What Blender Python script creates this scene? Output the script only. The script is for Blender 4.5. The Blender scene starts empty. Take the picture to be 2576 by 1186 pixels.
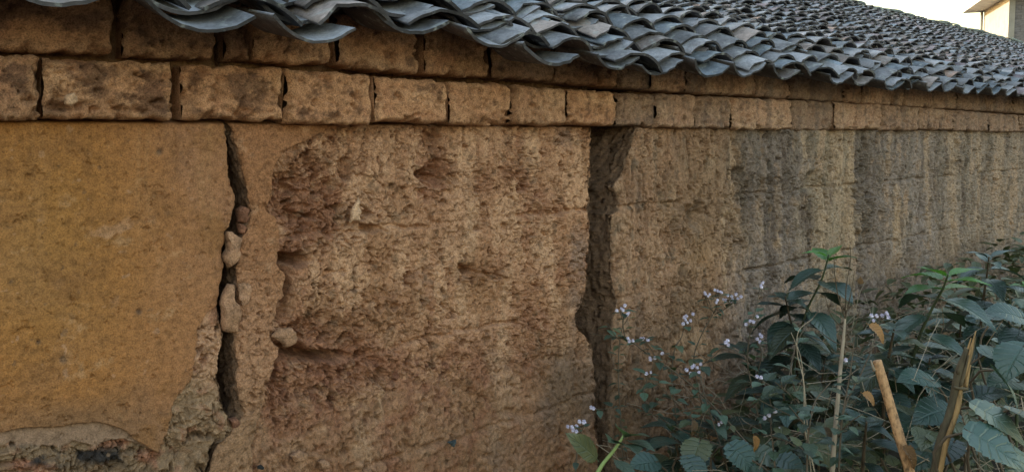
import bpy, math, random
import numpy as np
from mathutils import Vector, Matrix

random.seed(7)
rng = np.random.RandomState(11)
scene = bpy.context.scene
COL = scene.collection
R = math.radians

# ------------------------------------------------------------------ camera
EYE = 1.6
F = 2010.0                      # focal length in units of a 2576 px wide picture
PITCH = R(4.0)
cam_d = bpy.data.cameras.new('camera')
cam = bpy.data.objects.new('camera', cam_d)
COL.objects.link(cam)
cam.location = (0, 0, EYE)
cam.rotation_euler = (R(90) - PITCH, 0, 0)
cam_d.sensor_width = 36.0
cam_d.lens = 36.0 * F / 2576
cam_d.shift_y = -112.4 / 2576
cam_d.clip_start = 0.05
cam_d.clip_end = 3000
scene.camera = cam

# ------------------------------------------------------------------ sky, sun, exposure
SUN = Vector((-0.75, 0.60, 0.29)).normalized()
world = bpy.data.worlds.new('World')
scene.world = world
world.use_nodes = True
wn = world.node_tree.nodes
wl = world.node_tree.links
wn.clear()
wo = wn.new('ShaderNodeOutputWorld')
bg = wn.new('ShaderNodeBackground')
sky = wn.new('ShaderNodeTexSky')
sky.sky_type = 'NISHITA'
sky.sun_disc = False
sky.sun_elevation = math.asin(SUN.z)
sky.sun_rotation = math.atan2(SUN.x, SUN.y)
sky.air_density = 1.6
sky.dust_density = 2.5
sky.ozone_density = 0.0
bg.inputs['Strength'].default_value = 0.15
wl.new(sky.outputs[0], bg.inputs[0])
wl.new(bg.outputs[0], wo.inputs[0])
sun_d = bpy.data.lights.new('sun', 'SUN')
sun_d.energy = 2.0
sun_d.angle = R(0.5)
sun_d.color = (1.0, 0.93, 0.82)
sun = bpy.data.objects.new('sun', sun_d)
COL.objects.link(sun)
sun.rotation_euler = SUN.to_track_quat('Z', 'Y').to_euler()
scene.view_settings.view_transform = 'Standard'
scene.view_settings.look = 'None'
scene.view_settings.gamma = 1.0
scene.view_settings.use_curve_mapping = False
scene.view_settings.exposure = 2.08

# ------------------------------------------------------------------ frames of reference
# t runs along the house wall (away to the right), n points into the wall
T = np.array([math.sin(R(47.7)), math.cos(R(47.7)), 0.0])
N = np.array([-T[1], T[0], 0.0])
UPV = np.array([0, 0, 1.0])
CF = np.array([0, math.cos(PITCH), -math.sin(PITCH)])
CU = np.array([0, math.sin(PITCH), math.cos(PITCH)])
CY = 593 - 112.4
DW = 2.3                        # distance of the wall plane


def ray(px, py):
    return np.array([(px - 1288) / F, 0, 0]) + CF + (CY - py) / F * CU


def sh(px, py, D=DW):
    """point of the wall plane seen at a pixel: (along the wall, height over the eye)"""
    r = ray(px, py)
    k = D / (r @ N)
    p = r * k
    return p @ T, p[2]


def at(px, py, y):
    """point on the sight line of a pixel at forward distance y"""
    r = ray(px, py)
    return r * (y / r[1]) + np.array([0, 0, EYE])


def P(s, D, h):
    s = np.asarray(s, float); D = np.asarray(D, float); h = np.asarray(h, float)
    s, D, h = np.broadcast_arrays(s, D, h)
    return s[..., None] * T + D[..., None] * N + (h[..., None] + EYE) * UPV


def pix(s, h, D=DW):
    p = P(s, D, h) - np.array([0, 0, EYE])
    z = p @ CF
    z = np.where(z < 0.05, 0.05, z)
    return 1288 + F * p[..., 0] / z, CY - F * (p @ CU) / z


# ------------------------------------------------------------------ noise
def _hash(ix, iy, seed):
    h = (ix.astype(np.int64) * 374761393 + iy.astype(np.int64) * 668265263 + seed * 1442695041) & 0xFFFFFFFF
    h = ((h ^ (h >> 13)) * 1274126177) & 0xFFFFFFFF
    h = ((h ^ (h >> 16)) * 2246822519) & 0xFFFFFFFF
    return ((h ^ (h >> 15)) & 0xFFFFFF) / float(0x1000000)


def noise(x, y, seed=0):
    x, y = np.broadcast_arrays(np.asarray(x, float), np.asarray(y, float))
    ix = np.floor(x); iy = np.floor(y)
    fx = x - ix; fy = y - iy
    u = fx * fx * fx * (fx * (fx * 6 - 15) + 10)
    v = fy * fy * fy * (fy * (fy * 6 - 15) + 10)

    def g(dx, dy):
        a = _hash(ix + dx, iy + dy, seed) * 2 * np.pi
        return np.cos(a) * (fx - dx) + np.sin(a) * (fy - dy)
    a = g(0, 0) * (1 - u) + g(1, 0) * u
    b = g(0, 1) * (1 - u) + g(1, 1) * u
    return (a * (1 - v) + b * v) * 1.5


def fbm(x, y, seed=0, octv=4, gain=0.5):
    x = np.asarray(x, float); y = np.asarray(y, float)
    r = 0; a = 1.0; tot = 0
    for i in range(octv):
        r = r + a * noise(x, y, seed + i * 17)
        tot += a
        a *= gain
        x = x * 2.03 + 5.1; y = y * 2.03 + 3.7
    return r / tot * 1.3


def worley(x, y, seed=0):
    x, y = np.broadcast_arrays(np.asarray(x, float), np.asarray(y, float))
    ix = np.floor(x); iy = np.floor(y)
    f1 = np.full(x.shape, 9.0); f2 = np.full(x.shape, 9.0); idr = np.zeros(x.shape)
    for dx in (-1, 0, 1):
        for dy in (-1, 0, 1):
            cx = ix + dx; cy = iy + dy
            jx = cx + _hash(cx, cy, seed); jy = cy + _hash(cx, cy, seed + 91)
            d = np.hypot(x - jx, y - jy)
            c = d < f1
            f2 = np.where(c, f1, np.minimum(f2, d))
            idr = np.where(c, _hash(cx, cy, seed + 37), idr)
            f1 = np.where(c, d, f1)
    return f1, f2, idr


def facets(x, y, seed=0, tilt=1.0):
    """height of broken chunks: every cell a tilted plane at a height of its own"""
    x, y = np.broadcast_arrays(np.asarray(x, float), np.asarray(y, float))
    ix = np.floor(x); iy = np.floor(y)
    f1 = np.full(x.shape, 9.0); out = np.zeros(x.shape)
    for dx in (-1, 0, 1):
        for dy in (-1, 0, 1):
            cx = ix + dx; cy = iy + dy
            jx = cx + _hash(cx, cy, seed); jy = cy + _hash(cx, cy, seed + 91)
            d = np.hypot(x - jx, y - jy)
            pl = (_hash(cx, cy, seed + 37) - 0.5) + tilt * ((x - jx) * (_hash(cx, cy, seed + 53) - 0.5) + (y - jy) * (_hash(cx, cy, seed + 71) - 0.7))
            c = d < f1
            out = np.where(c, pl, out); f1 = np.where(c, d, f1)
    return out


def sstep(a, b, x):
    t = np.clip((x - a) / (b - a), 0, 1)
    return t * t * (3 - 2 * t)


def blob(px, py, cx, cy, rx, ry):
    return np.exp(-(((px - cx) / rx) ** 2 + ((py - cy) / ry) ** 2))


def polydist(px, py, pts):
    d = np.full(px.shape, 1e9)
    for (x0, y0), (x1, y1) in zip(pts[:-1], pts[1:]):
        dx, dy = x1 - x0, y1 - y0
        t = np.clip(((px - x0) * dx + (py - y0) * dy) / (dx * dx + dy * dy), 0, 1)
        d = np.minimum(d, np.hypot(px - x0 - t * dx, py - y0 - t * dy))
    return d


# ------------------------------------------------------------------ object helpers
ORG = {}                        # world origin of every Empty / parent


def base_of(o):
    return ORG.get(o.name, np.zeros(3)) if o else np.zeros(3)


def props(o, label=None, cat=None, group=None, kind=None):
    if label: o['label'] = label
    if cat: o['category'] = cat
    if group: o['group'] = group
    if kind: o['kind'] = kind
    return o


def empty(name, loc, label, cat, group=None):
    o = bpy.data.objects.new(name, None)
    COL.objects.link(o)
    o.location = tuple(loc)
    o.empty_display_size = 0.1
    ORG[o.name] = np.array(loc, float)
    return props(o, label, cat, group)


def mesh_np(name, V, Q, mat, cols=None, uv=None, smooth=True):
    """mesh from numpy arrays; Q is an (n,k) array of faces of k corners or a list of such arrays"""
    me = bpy.data.meshes.new(name)
    V = np.asarray(V, np.float32)
    if not isinstance(Q, list):
        Q = [Q]
    loops = np.concatenate([q.ravel() for q in Q]).astype(np.int32)
    tot = np.concatenate([np.full(len(q), q.shape[1]) for q in Q]).astype(np.int32)
    st = np.concatenate([[0], np.cumsum(tot)[:-1]]).astype(np.int32)
    me.vertices.add(len(V)); me.vertices.foreach_set('co', V.ravel())
    me.loops.add(len(loops)); me.loops.foreach_set('vertex_index', loops)
    me.polygons.add(len(tot)); me.polygons.foreach_set('loop_start', st)
    me.polygons.foreach_set('loop_total', tot)
    me.update(calc_edges=True)
    if cols is not None:
        c = np.ones((len(V), 4), np.float32); c[:, :3] = cols
        me.attributes.new('Col', 'FLOAT_COLOR', 'POINT').data.foreach_set('color', c.ravel())
    if uv is not None:
        l = me.uv_layers.new(name='UVMap')
        l.data.foreach_set('uv', np.asarray(uv, np.float32)[loops].ravel())
    me.polygons.foreach_set('use_smooth', np.full(len(tot), smooth))
    me.validate()
    if mat: me.materials.append(mat)
    return me


def link(name, me, parent=None, loc=None):
    o = bpy.data.objects.new(name, me)
    COL.objects.link(o)
    if parent: o.parent = parent
    if loc is not None: o.location = tuple(loc)
    return o


def obj(name, V, Q, mat, parent=None, cols=None, uv=None, smooth=True, centre=False):
    V = np.asarray(V, float)
    b = base_of(parent)
    c = V.mean(0) if (centre or parent is None) else b
    me = mesh_np(name, V - c, Q, mat, cols, uv, smooth)
    o = link(name, me, parent, c - b)
    ORG[o.name] = c if not centre else c
    return o


def gridq(nr, nc, off=0, flip=False):
    i = np.arange(nr * nc).reshape(nr, nc) + off
    q = np.stack([i[:-1, :-1], i[:-1, 1:], i[1:, 1:], i[1:, :-1]], -1).reshape(-1, 4)
    return q[:, ::-1] if flip else q


def tube(pts, rad, sides=6, cap=True, flat=None):
    pts = np.asarray(pts, float)
    n = len(pts)
    rad = np.broadcast_to(np.asarray(rad, float), (n,))
    tan = np.gradient(pts, axis=0)
    tan /= np.linalg.norm(tan, axis=1)[:, None] + 1e-9
    ref = np.array([0.31, -0.9, 0.2])
    V = []
    for i in range(n):
        a = np.cross(tan[i], ref); a /= np.linalg.norm(a) + 1e-9
        b = np.cross(tan[i], a)
        for k in range(sides):
            w = 2 * np.pi * k / sides
            V.append(pts[i] + rad[i] * (np.cos(w) * a + np.sin(w) * b * (flat or 1)))
    q = []
    for i in range(n - 1):
        for k in range(sides):
            k2 = (k + 1) % sides
            q.append((i * sides + k, i * sides + k2, (i + 1) * sides + k2, (i + 1) * sides + k))
    Q = [np.array(q)]
    if cap:
        Q.append(np.array([list(range(sides))[::-1], [(n - 1) * sides + k for k in range(sides)]]))
    return np.array(V), Q


def join(parts):
    """parts: list of (V, Qlist) -> one V, Qlist"""
    Vs = []; qs = {}
    off = 0
    for V, Q in parts:
        Vs.append(V)
        for q in (Q if isinstance(Q, list) else [Q]):
            qs.setdefault(q.shape[1], []).append(q + off)
        off += len(V)
    return np.concatenate(Vs), [np.concatenate(v) for v in qs.values()]


def curve(pts, n=8):
    """Catmull-Rom through points"""
    p = np.asarray(pts, float)
    m = len(p)
    L = np.linalg.norm(np.diff(p, axis=0), axis=1) + 1e-9
    tg = np.zeros_like(p)
    for i in range(m):
        if i == 0: tg[i] = (p[1] - p[0]) / L[0]
        elif i == m - 1: tg[i] = (p[-1] - p[-2]) / L[-1]
        else:
            a = (p[i] - p[i - 1]) / L[i - 1]; b = (p[i + 1] - p[i]) / L[i]
            tg[i] = (a * L[i] + b * L[i - 1]) / (L[i] + L[i - 1])
    out = []
    for i in range(m - 1):
        for k in range(n):
            t = k / n
            h00 = 2 * t ** 3 - 3 * t * t + 1; h10 = t ** 3 - 2 * t * t + t
            h01 = -2 * t ** 3 + 3 * t * t; h11 = t ** 3 - t * t
            out.append(h00 * p[i] + h10 * L[i] * tg[i] + h01 * p[i + 1] + h11 * L[i] * tg[i + 1])
    out.append(p[-1])
    return np.array(out)


# ------------------------------------------------------------------ materials
def new_mat(name):
    m = bpy.data.materials.new(name)
    m.use_nodes = True
    nt = m.node_tree
    return m, nt.nodes, nt.links, nt.nodes['Principled BSDF']


def n_noise(nd, ln, vec, scale, detail=6, rough=0.6):
    t = nd.new('ShaderNodeTexNoise')
    t.inputs['Scale'].default_value = scale
    t.inputs['Detail'].default_value = detail
    t.inputs['Roughness'].default_value = rough
    if vec: ln.new(vec, t.inputs['Vector'])
    return t


def n_ramp(nd, ln, fac, stops):
    r = nd.new('ShaderNodeValToRGB')
    e = r.color_ramp.elements
    e[0].position, e[1].position = stops[0][0], stops[-1][0]
    for s in stops[1:-1]: e.new(s[0])
    for el, s in zip(e, stops):
        c = s[1]
        el.color = (c, c, c, 1) if isinstance(c, (int, float)) else (*c, 1)
    ln.new(fac, r.inputs[0])
    return r


def n_mix(nd, ln, a, b, fac, mode='MIX'):
    m = nd.new('ShaderNodeMix'); m.data_type = 'RGBA'; m.blend_type = mode
    for s, v in ((m.inputs[6], a), (m.inputs[7], b), (m.inputs[0], fac)):
        if hasattr(v, 'is_output'): ln.new(v, s)
        elif isinstance(v, tuple): s.default_value = (*v, 1)
        else: s.default_value = v
    return m.outputs[2]


def n_bump(nd, ln, h, dist, strength=1.0, prev=None):
    b = nd.new('ShaderNodeBump')
    b.inputs['Distance'].default_value = dist
    b.inputs['Strength'].default_value = strength
    ln.new(h, b.inputs['Height'])
    if prev: ln.new(prev, b.inputs['Normal'])
    return b.outputs[0]


def earth_material(name, grain=260, var=0.5, bump=0.004):
    """colour from the Col attribute times fine grain; for mud, plaster, bricks"""
    m, nd, ln, bs = new_mat(name)
    at_ = nd.new('ShaderNodeAttribute'); at_.attribute_name = 'Col'
    geo = nd.new('ShaderNodeNewGeometry')
    pos = geo.outputs['Position']
    a = n_noise(nd, ln, pos, grain, 4, 0.7)
    b = n_noise(nd, ln, pos, 55, 5, 0.65)
    ra = n_ramp(nd, ln, a.outputs[0], [(0.3, 1 - var), (0.5, 1.0), (0.72, 1 + var * 0.7)])
    rb = n_ramp(nd, ln, b.outputs[0], [(0.3, 1 - var * 0.7), (0.5, 1.0), (0.7, 1 + var * 0.45)])
    c = n_mix(nd, ln, at_.outputs['Color'], ra.outputs[0], 1.0, 'MULTIPLY')
    c = n_mix(nd, ln, c, rb.outputs[0], 1.0, 'MULTIPLY')
    ln.new(c, bs.inputs['Base Color'])
    bs.inputs['Roughness'].default_value = 0.95
    bs.inputs['Specular IOR Level'].default_value = 0.15
    n1 = n_bump(nd, ln, b.outputs[0], bump * 2.2, 0.9)
    n2 = n_bump(nd, ln, a.outputs[0], bump, 0.9, n1)
    ln.new(n2, bs.inputs['Normal'])
    return m


def solid(name, col, rough=0.8, scale=30, var=0.35, bump=0.002, stretch=None, spec=0.3):
    m, nd, ln, bs = new_mat(name)
    tc = nd.new('ShaderNodeTexCoord')
    vec = tc.outputs['Object']
    if stretch:
        mp = nd.new('ShaderNodeMapping'); mp.inputs['Scale'].default_value = stretch
        ln.new(vec, mp.inputs[0]); vec = mp.outputs[0]
    a = n_noise(nd, ln, vec, scale, 6, 0.65)
    r = n_ramp(nd, ln, a.outputs[0], [(0.3, 1 - var), (0.5, 1.0), (0.7, 1 + var * 0.6)])
    c = n_mix(nd, ln, col, r.outputs[0], 1.0, 'MULTIPLY')
    ln.new(c, bs.inputs['Base Color'])
    bs.inputs['Roughness'].default_value = rough
    bs.inputs['Specular IOR Level'].default_value = spec
    ln.new(n_bump(nd, ln, a.outputs[0], bump, 0.8), bs.inputs['Normal'])
    return m


def leaf_material(name, col, tip, sheen=0.45, veins=9.0, trans=0.18):
    m, nd, ln, bs = new_mat(name)
    uv = nd.new('ShaderNodeUVMap')
    sp = nd.new('ShaderNodeSeparateXYZ'); ln.new(uv.outputs[0], sp.inputs[0])

    def mth(op, a, b=None):
        n = nd.new('ShaderNodeMath'); n.operation = op
        for i, v in enumerate((a, b)):
            if v is None: continue
            if hasattr(v, 'is_output'): ln.new(v, n.inputs[i])
            else: n.inputs[i].default_value = v
        return n.outputs[0]
    au = mth('ABSOLUTE', mth('SUBTRACT', sp.outputs[0], 0.5))
    ph = mth('SUBTRACT', mth('MULTIPLY', sp.outputs[1], veins), mth('MULTIPLY', au, veins * 0.55))
    fr = mth('ABSOLUTE', mth('SUBTRACT', mth('FRACT', ph), 0.5))      # 0.5 on the vein
    side = n_ramp(nd, ln, fr, [(0.36, 0.0), (0.5, 1.0)])
    mid = n_ramp(nd, ln, au, [(0.0, 1.0), (0.05, 0.0)])
    vein = mth('MAXIMUM', side.outputs[0], mid.outputs[0])
    tc = nd.new('ShaderNodeTexCoord')
    oi = nd.new('ShaderNodeObjectInfo')
    ns = n_noise(nd, ln, tc.outputs['Object'], 7, 5, 0.65)
    base = n_mix(nd, ln, col, tip, ns.outputs[0])
    rv = n_ramp(nd, ln, oi.outputs['Random'], [(0.0, 0.45), (1.0, 1.35)])
    base = n_mix(nd, ln, base, rv.outputs[0], 1.0, 'MULTIPLY')
    h2 = mth('FRACT', mth('MULTIPLY', oi.outputs['Random'], 13.7))
    old = n_ramp(nd, ln, h2, [(0.80, 0.0), (1.0, 0.75)])
    base = n_mix(nd, ln, base, (0.11, 0.105, 0.035), old.outputs[0])
    c = n_mix(nd, ln, base, tuple(min(1, x * 1.5 + 0.015) for x in tip), mth('MULTIPLY', vein, 0.22))
    ln.new(c, bs.inputs['Base Color'])
    bs.inputs['Roughness'].default_value = sheen
    bs.inputs['Specular IOR Level'].default_value = 0.55
    hgt = mth('SUBTRACT', mth('MULTIPLY', ns.outputs[0], 0.5), vein)
    ln.new(n_bump(nd, ln, hgt, 0.003, 0.7), bs.inputs['Normal'])
    tr = nd.new('ShaderNodeBsdfTranslucent')
    ln.new(n_mix(nd, ln, c, (1.6, 1.9, 0.7), 1.0, 'MULTIPLY'), tr.inputs[0])
    mx = nd.new('ShaderNodeMixShader'); mx.inputs[0].default_value = trans
    out = nd['Material Output'] if 'Material Output' in nd else nd.get('Material Output')
    ln.new(bs.outputs[0], mx.inputs[1]); ln.new(tr.outputs[0], mx.inputs[2])
    ln.new(mx.outputs[0], out.inputs[0])
    return m


def tile_material():
    m, nd, ln, bs = new_mat('grey_clay_tile')
    a_ = nd.new('ShaderNodeAttribute'); a_.attribute_name = 'Col'
    geo = nd.new('ShaderNodeNewGeometry')
    pos = geo.outputs['Position']
    n1 = n_noise(nd, ln, pos, 9, 6, 0.7)
    n2 = n_noise(nd, ln, pos, 90, 4, 0.65)
    n3 = n_noise(nd, ln, pos, 24, 5, 0.6)
    r1 = n_ramp(nd, ln, n1.outputs[0], [(0.34, 0.50), (0.5, 1.0), (0.66, 1.45)])
    r2 = n_ramp(nd, ln, n2.outputs[0], [(0.3, 0.75), (0.5, 1.0), (0.72, 1.2)])
    c = n_mix(nd, ln, a_.outputs['Color'], r1.outputs[0], 1.0, 'MULTIPLY')
    c = n_mix(nd, ln, c, r2.outputs[0], 1.0, 'MULTIPLY')
    lich = n_ramp(nd, ln, n3.outputs[0], [(0.56, 0.0), (0.68, 0.6)])
    c = n_mix(nd, ln, c, (0.30, 0.31, 0.30), lich.outputs[0])
    ln.new(c, bs.inputs['Base Color'])
    bs.inputs['Roughness'].default_value = 0.8
    bs.inputs['Specular IOR Level'].default_value = 0.3
    b = n_bump(nd, ln, n2.outputs[0], 0.003, 0.8)
    b = n_bump(nd, ln, n1.outputs[0], 0.006, 0.5, b)
    ln.new(b, bs.inputs['Normal'])
    return m


M_PLASTER = earth_material('ochre_mud_plaster', 260, 0.48, 0.002)
M_EARTH = earth_material('rammed_earth', 200, 0.55, 0.0035)
M_BRICK = earth_material('adobe', 220, 0.55, 0.003)
M_TILE = tile_material()
M_DECK = solid('old_roof_boards', (0.055, 0.042, 0.032), 0.9)
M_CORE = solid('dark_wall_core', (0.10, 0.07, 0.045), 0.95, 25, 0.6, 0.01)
M_SOIL = solid('dark_soil', (0.04, 0.033, 0.026), 0.95, 14, 0.6, 0.02)
M_STEM = solid('green_stem', (0.06, 0.075, 0.04), 0.7)
M_BROWN = solid('brown_stem', (0.085, 0.062, 0.042), 0.8)
M_NETTLE = leaf_material('blue_green_leaf', (0.014, 0.033, 0.024), (0.036, 0.066, 0.050), 0.34, 9, 0.08)
M_BRIGHT = leaf_material('fresh_green_leaf', (0.05, 0.13, 0.025), (0.10, 0.22, 0.05), 0.45, 9, 0.3)
M_SMALL = leaf_material('weed_leaf', (0.030, 0.056, 0.034), (0.075, 0.115, 0.075), 0.42, 6)
M_BIG = leaf_material('broad_leaf', (0.017, 0.038, 0.029), (0.040, 0.074, 0.058), 0.38, 6, 0.08)
M_DEAD = leaf_material('dead_leaf', (0.20, 0.09, 0.03), (0.32, 0.17, 0.07), 0.75, 7)
M_DEADDARK = leaf_material('withered_leaf', (0.075, 0.045, 0.025), (0.13, 0.08, 0.045), 0.8, 7)
M_FLOWER = solid('lilac_flower', (0.75, 0.69, 0.84), 0.8, 60, 0.25)
M_YELLOW = solid('yellow_petal', (0.75, 0.42, 0.03), 0.7)

# ------------------------------------------------------------------ ground
gx = np.concatenate([-np.geomspace(900, 12, 14), np.linspace(-10, 22, 120), np.geomspace(24, 900, 14)])
gy = np.concatenate([-np.geomspace(900, 8, 14), np.linspace(-6, 26, 120), np.geomspace(28, 900, 14)])
GX, GY = np.meshgrid(gx, gy)
GZ = 0.05 * fbm(GX * 0.6, GY * 0.6, 3) * (np.abs(GX) < 40)
obj('ground', np.stack([GX, GY, GZ], -1).reshape(-1, 3), gridq(*GX.shape), M_SOIL)['kind'] = 'structure'

# ------------------------------------------------------------------ the mud house
HB = P(3.0, DW, -EYE)
house = empty('mud_brick_house', HB, 'long mud-walled house with grey tiled roof and a deep crack in its ochre wall', 'house')

OCHRE = np.array([0.350, 0.156, 0.054])
TAN = np.array([0.415, 0.230, 0.140])
PALE = np.array([0.52, 0.325, 0.210])
RUST = np.array([0.285, 0.130, 0.080])
DARK = np.array([0.105, 0.056, 0.040])
GREY = np.array([0.265, 0.190, 0.158])
OLIVE = np.array([0.240, 0.150, 0.092])


def lerp(a, b, t):
    return a * (1 - t[..., None]) + b * t[..., None]


CRACK_L = [(566, 300), (567, 313), (570, 395), (575, 445), (587, 479), (592, 499), (587, 529), (580, 569), (567, 582), (567, 609), (555, 635),
           (564, 672), (555, 712), (550, 762), (554, 791), (564, 847), (550, 918), (547, 948), (554, 978), (557, 1008), (567, 1038),
           (587, 1078), (580, 1098), (540, 1124), (530, 1144), (520, 1186), (505, 1330), (498, 1900)]
CRACK_R = [(572, 300), (590, 333), (597, 367), (604, 395), (614, 435), (627, 482), (630, 502), (639, 525), (634, 555), (627, 582), (614, 595),
           (604, 629), (604, 649), (597, 669), (600, 705), (606, 745), (609, 791), (600, 824), (597, 891), (604, 924), (594, 951), (604, 991),
           (627, 1041), (620, 1051), (592, 1080), (562, 1114), (542, 1141), (530, 1186), (513, 1330), (505, 1900)]
GAP_L = [(1500, 300), (1495, 320), (1490, 395), (1490, 455), (1493, 512), (1488, 529), (1491, 582), (1490, 612), (1485, 655), (1488, 669),
         (1480, 712), (1478, 732), (1470, 779), (1461, 791), (1460, 824), (1501, 868), (1506, 924), (1505, 951), (1511, 978), (1508, 1024),
         (1512, 1080), (1516, 1400)]
GAP_R = [(1618, 300), (1615, 320), (1588, 395), (1578, 445), (1548, 472), (1566, 495), (1570, 529), (1549, 541), (1551, 629), (1551, 712),
         (1566, 755), (1556, 800), (1552, 860), (1556, 950), (1550, 1020), (1545, 1080), (1540, 1400)]


def edge(poly, h, seed, jit=0.004):
    a = np.array([sh(x, y) for x, y in poly])
    o = np.argsort(a[:, 1])
    return np.interp(h, a[o, 1], a[o, 0]) + jit * 1.5 * fbm(h * 34, h * 0 + seed, seed, 5, 0.7) + jit * 1.2 * noise(h * 9, h * 0 + seed, seed + 5)


H_ROWS = np.concatenate([np.linspace(0.46, 0.07, 40)[:-1], np.linspace(0.07, -0.92, 340)[:-1], np.linspace(-0.92, -1.66, 110)])


def rough_relief(s, h, e):
    """clods, pits and ledges of eroded earth; e = 0..1 how eroded"""
    wx = s + 0.012 * noise(s * 30, h * 30, 5)
    wy = h + 0.012 * noise(s * 30, h * 30, 6)
    f1, f2, _ = worley(wx * 26, wy * 30, 3)
    k1, k2, kid = worley(wx * 11 + 3, wy * 13, 7)
    lumpy = np.minimum(np.clip(k2 - k1, 0, 1) * 1.6, 0.7) + 0.5 * kid
    g1, g2, _ = worley(wx * 60, wy * 66, 4)
    clod = np.clip(f2 - f1, 0, 0.5) * 2
    small = np.clip(g2 - g1, 0, 0.5) * 2
    rid = 1 - np.abs(fbm(wx * 11, wy * 11, 8, 4)) * 2
    big = fbm(wx * 6, wy * 7, 21, 4)
    pit = sstep(0.36, 0.62, fbm(s * 19, h * 21, 31, 3)) * (0.35 + e)
    crumb = fbm(wx * 75, wy * 75, 33, 3)
    crk = np.abs(fbm(wx * 8, wy * 7, 35, 4))
    o = (0.009 * (np.minimum(clod, 0.6) - 0.4) * e + 0.005 * (np.minimum(small, 0.6) - 0.35) * (0.3 + e) + 0.020 * big * e
         + 0.006 * fbm(wx * 40, wy * 40, 13, 3) * (0.45 + e) + 0.0045 * crumb * (0.4 + e))
    fk = fbm(wx * 7 + 9, wy * 5.5, 37, 5, 0.62)
    o = o + 0.007 * sstep(-0.03, 0.03, fk) + 0.006 * sstep(0.22, 0.27, fk) - 0.008
    hole = sstep(0.52, 0.60, fbm(wx * 34, wy * 38, 39, 3, 0.55) + 0.15 * noise(s * 3, h * 3, 41))
    o = o - 0.034 * hole * (0.55 + 0.5 * e) - 0.040 * pit - 0.010 * sstep(0.72, 1.0, rid) * (0.2 + 0.8 * e) - 0.022 * sstep(0.03, 0.0, crk) * (0.5 + 0.5 * e) - 0.011 * sstep(0.06, 0.0, np.abs(fbm(wx * 19, wy * 17, 36, 3))) * sstep(-0.1, 0.3, fbm(s * 4, h * 4, 38, 3)) * (0.5 + 0.5 * e)
    o = o + 0.55 * (0.030 * facets(wx * 13, wy * 16, 301, 1.5) * np.clip(e - 0.1, 0, 1.1) + 0.020 * facets(wx * 31, wy * 36, 302, 1.6) * (0.06 + e) + 0.011 * facets(wx * 70, wy * 76, 303, 1.4) * (0.15 + e))
    o = o + 0.018 * (lumpy - 0.6) * np.clip(e - 0.35, 0, 1)
    return o, pit, clod, small


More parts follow.
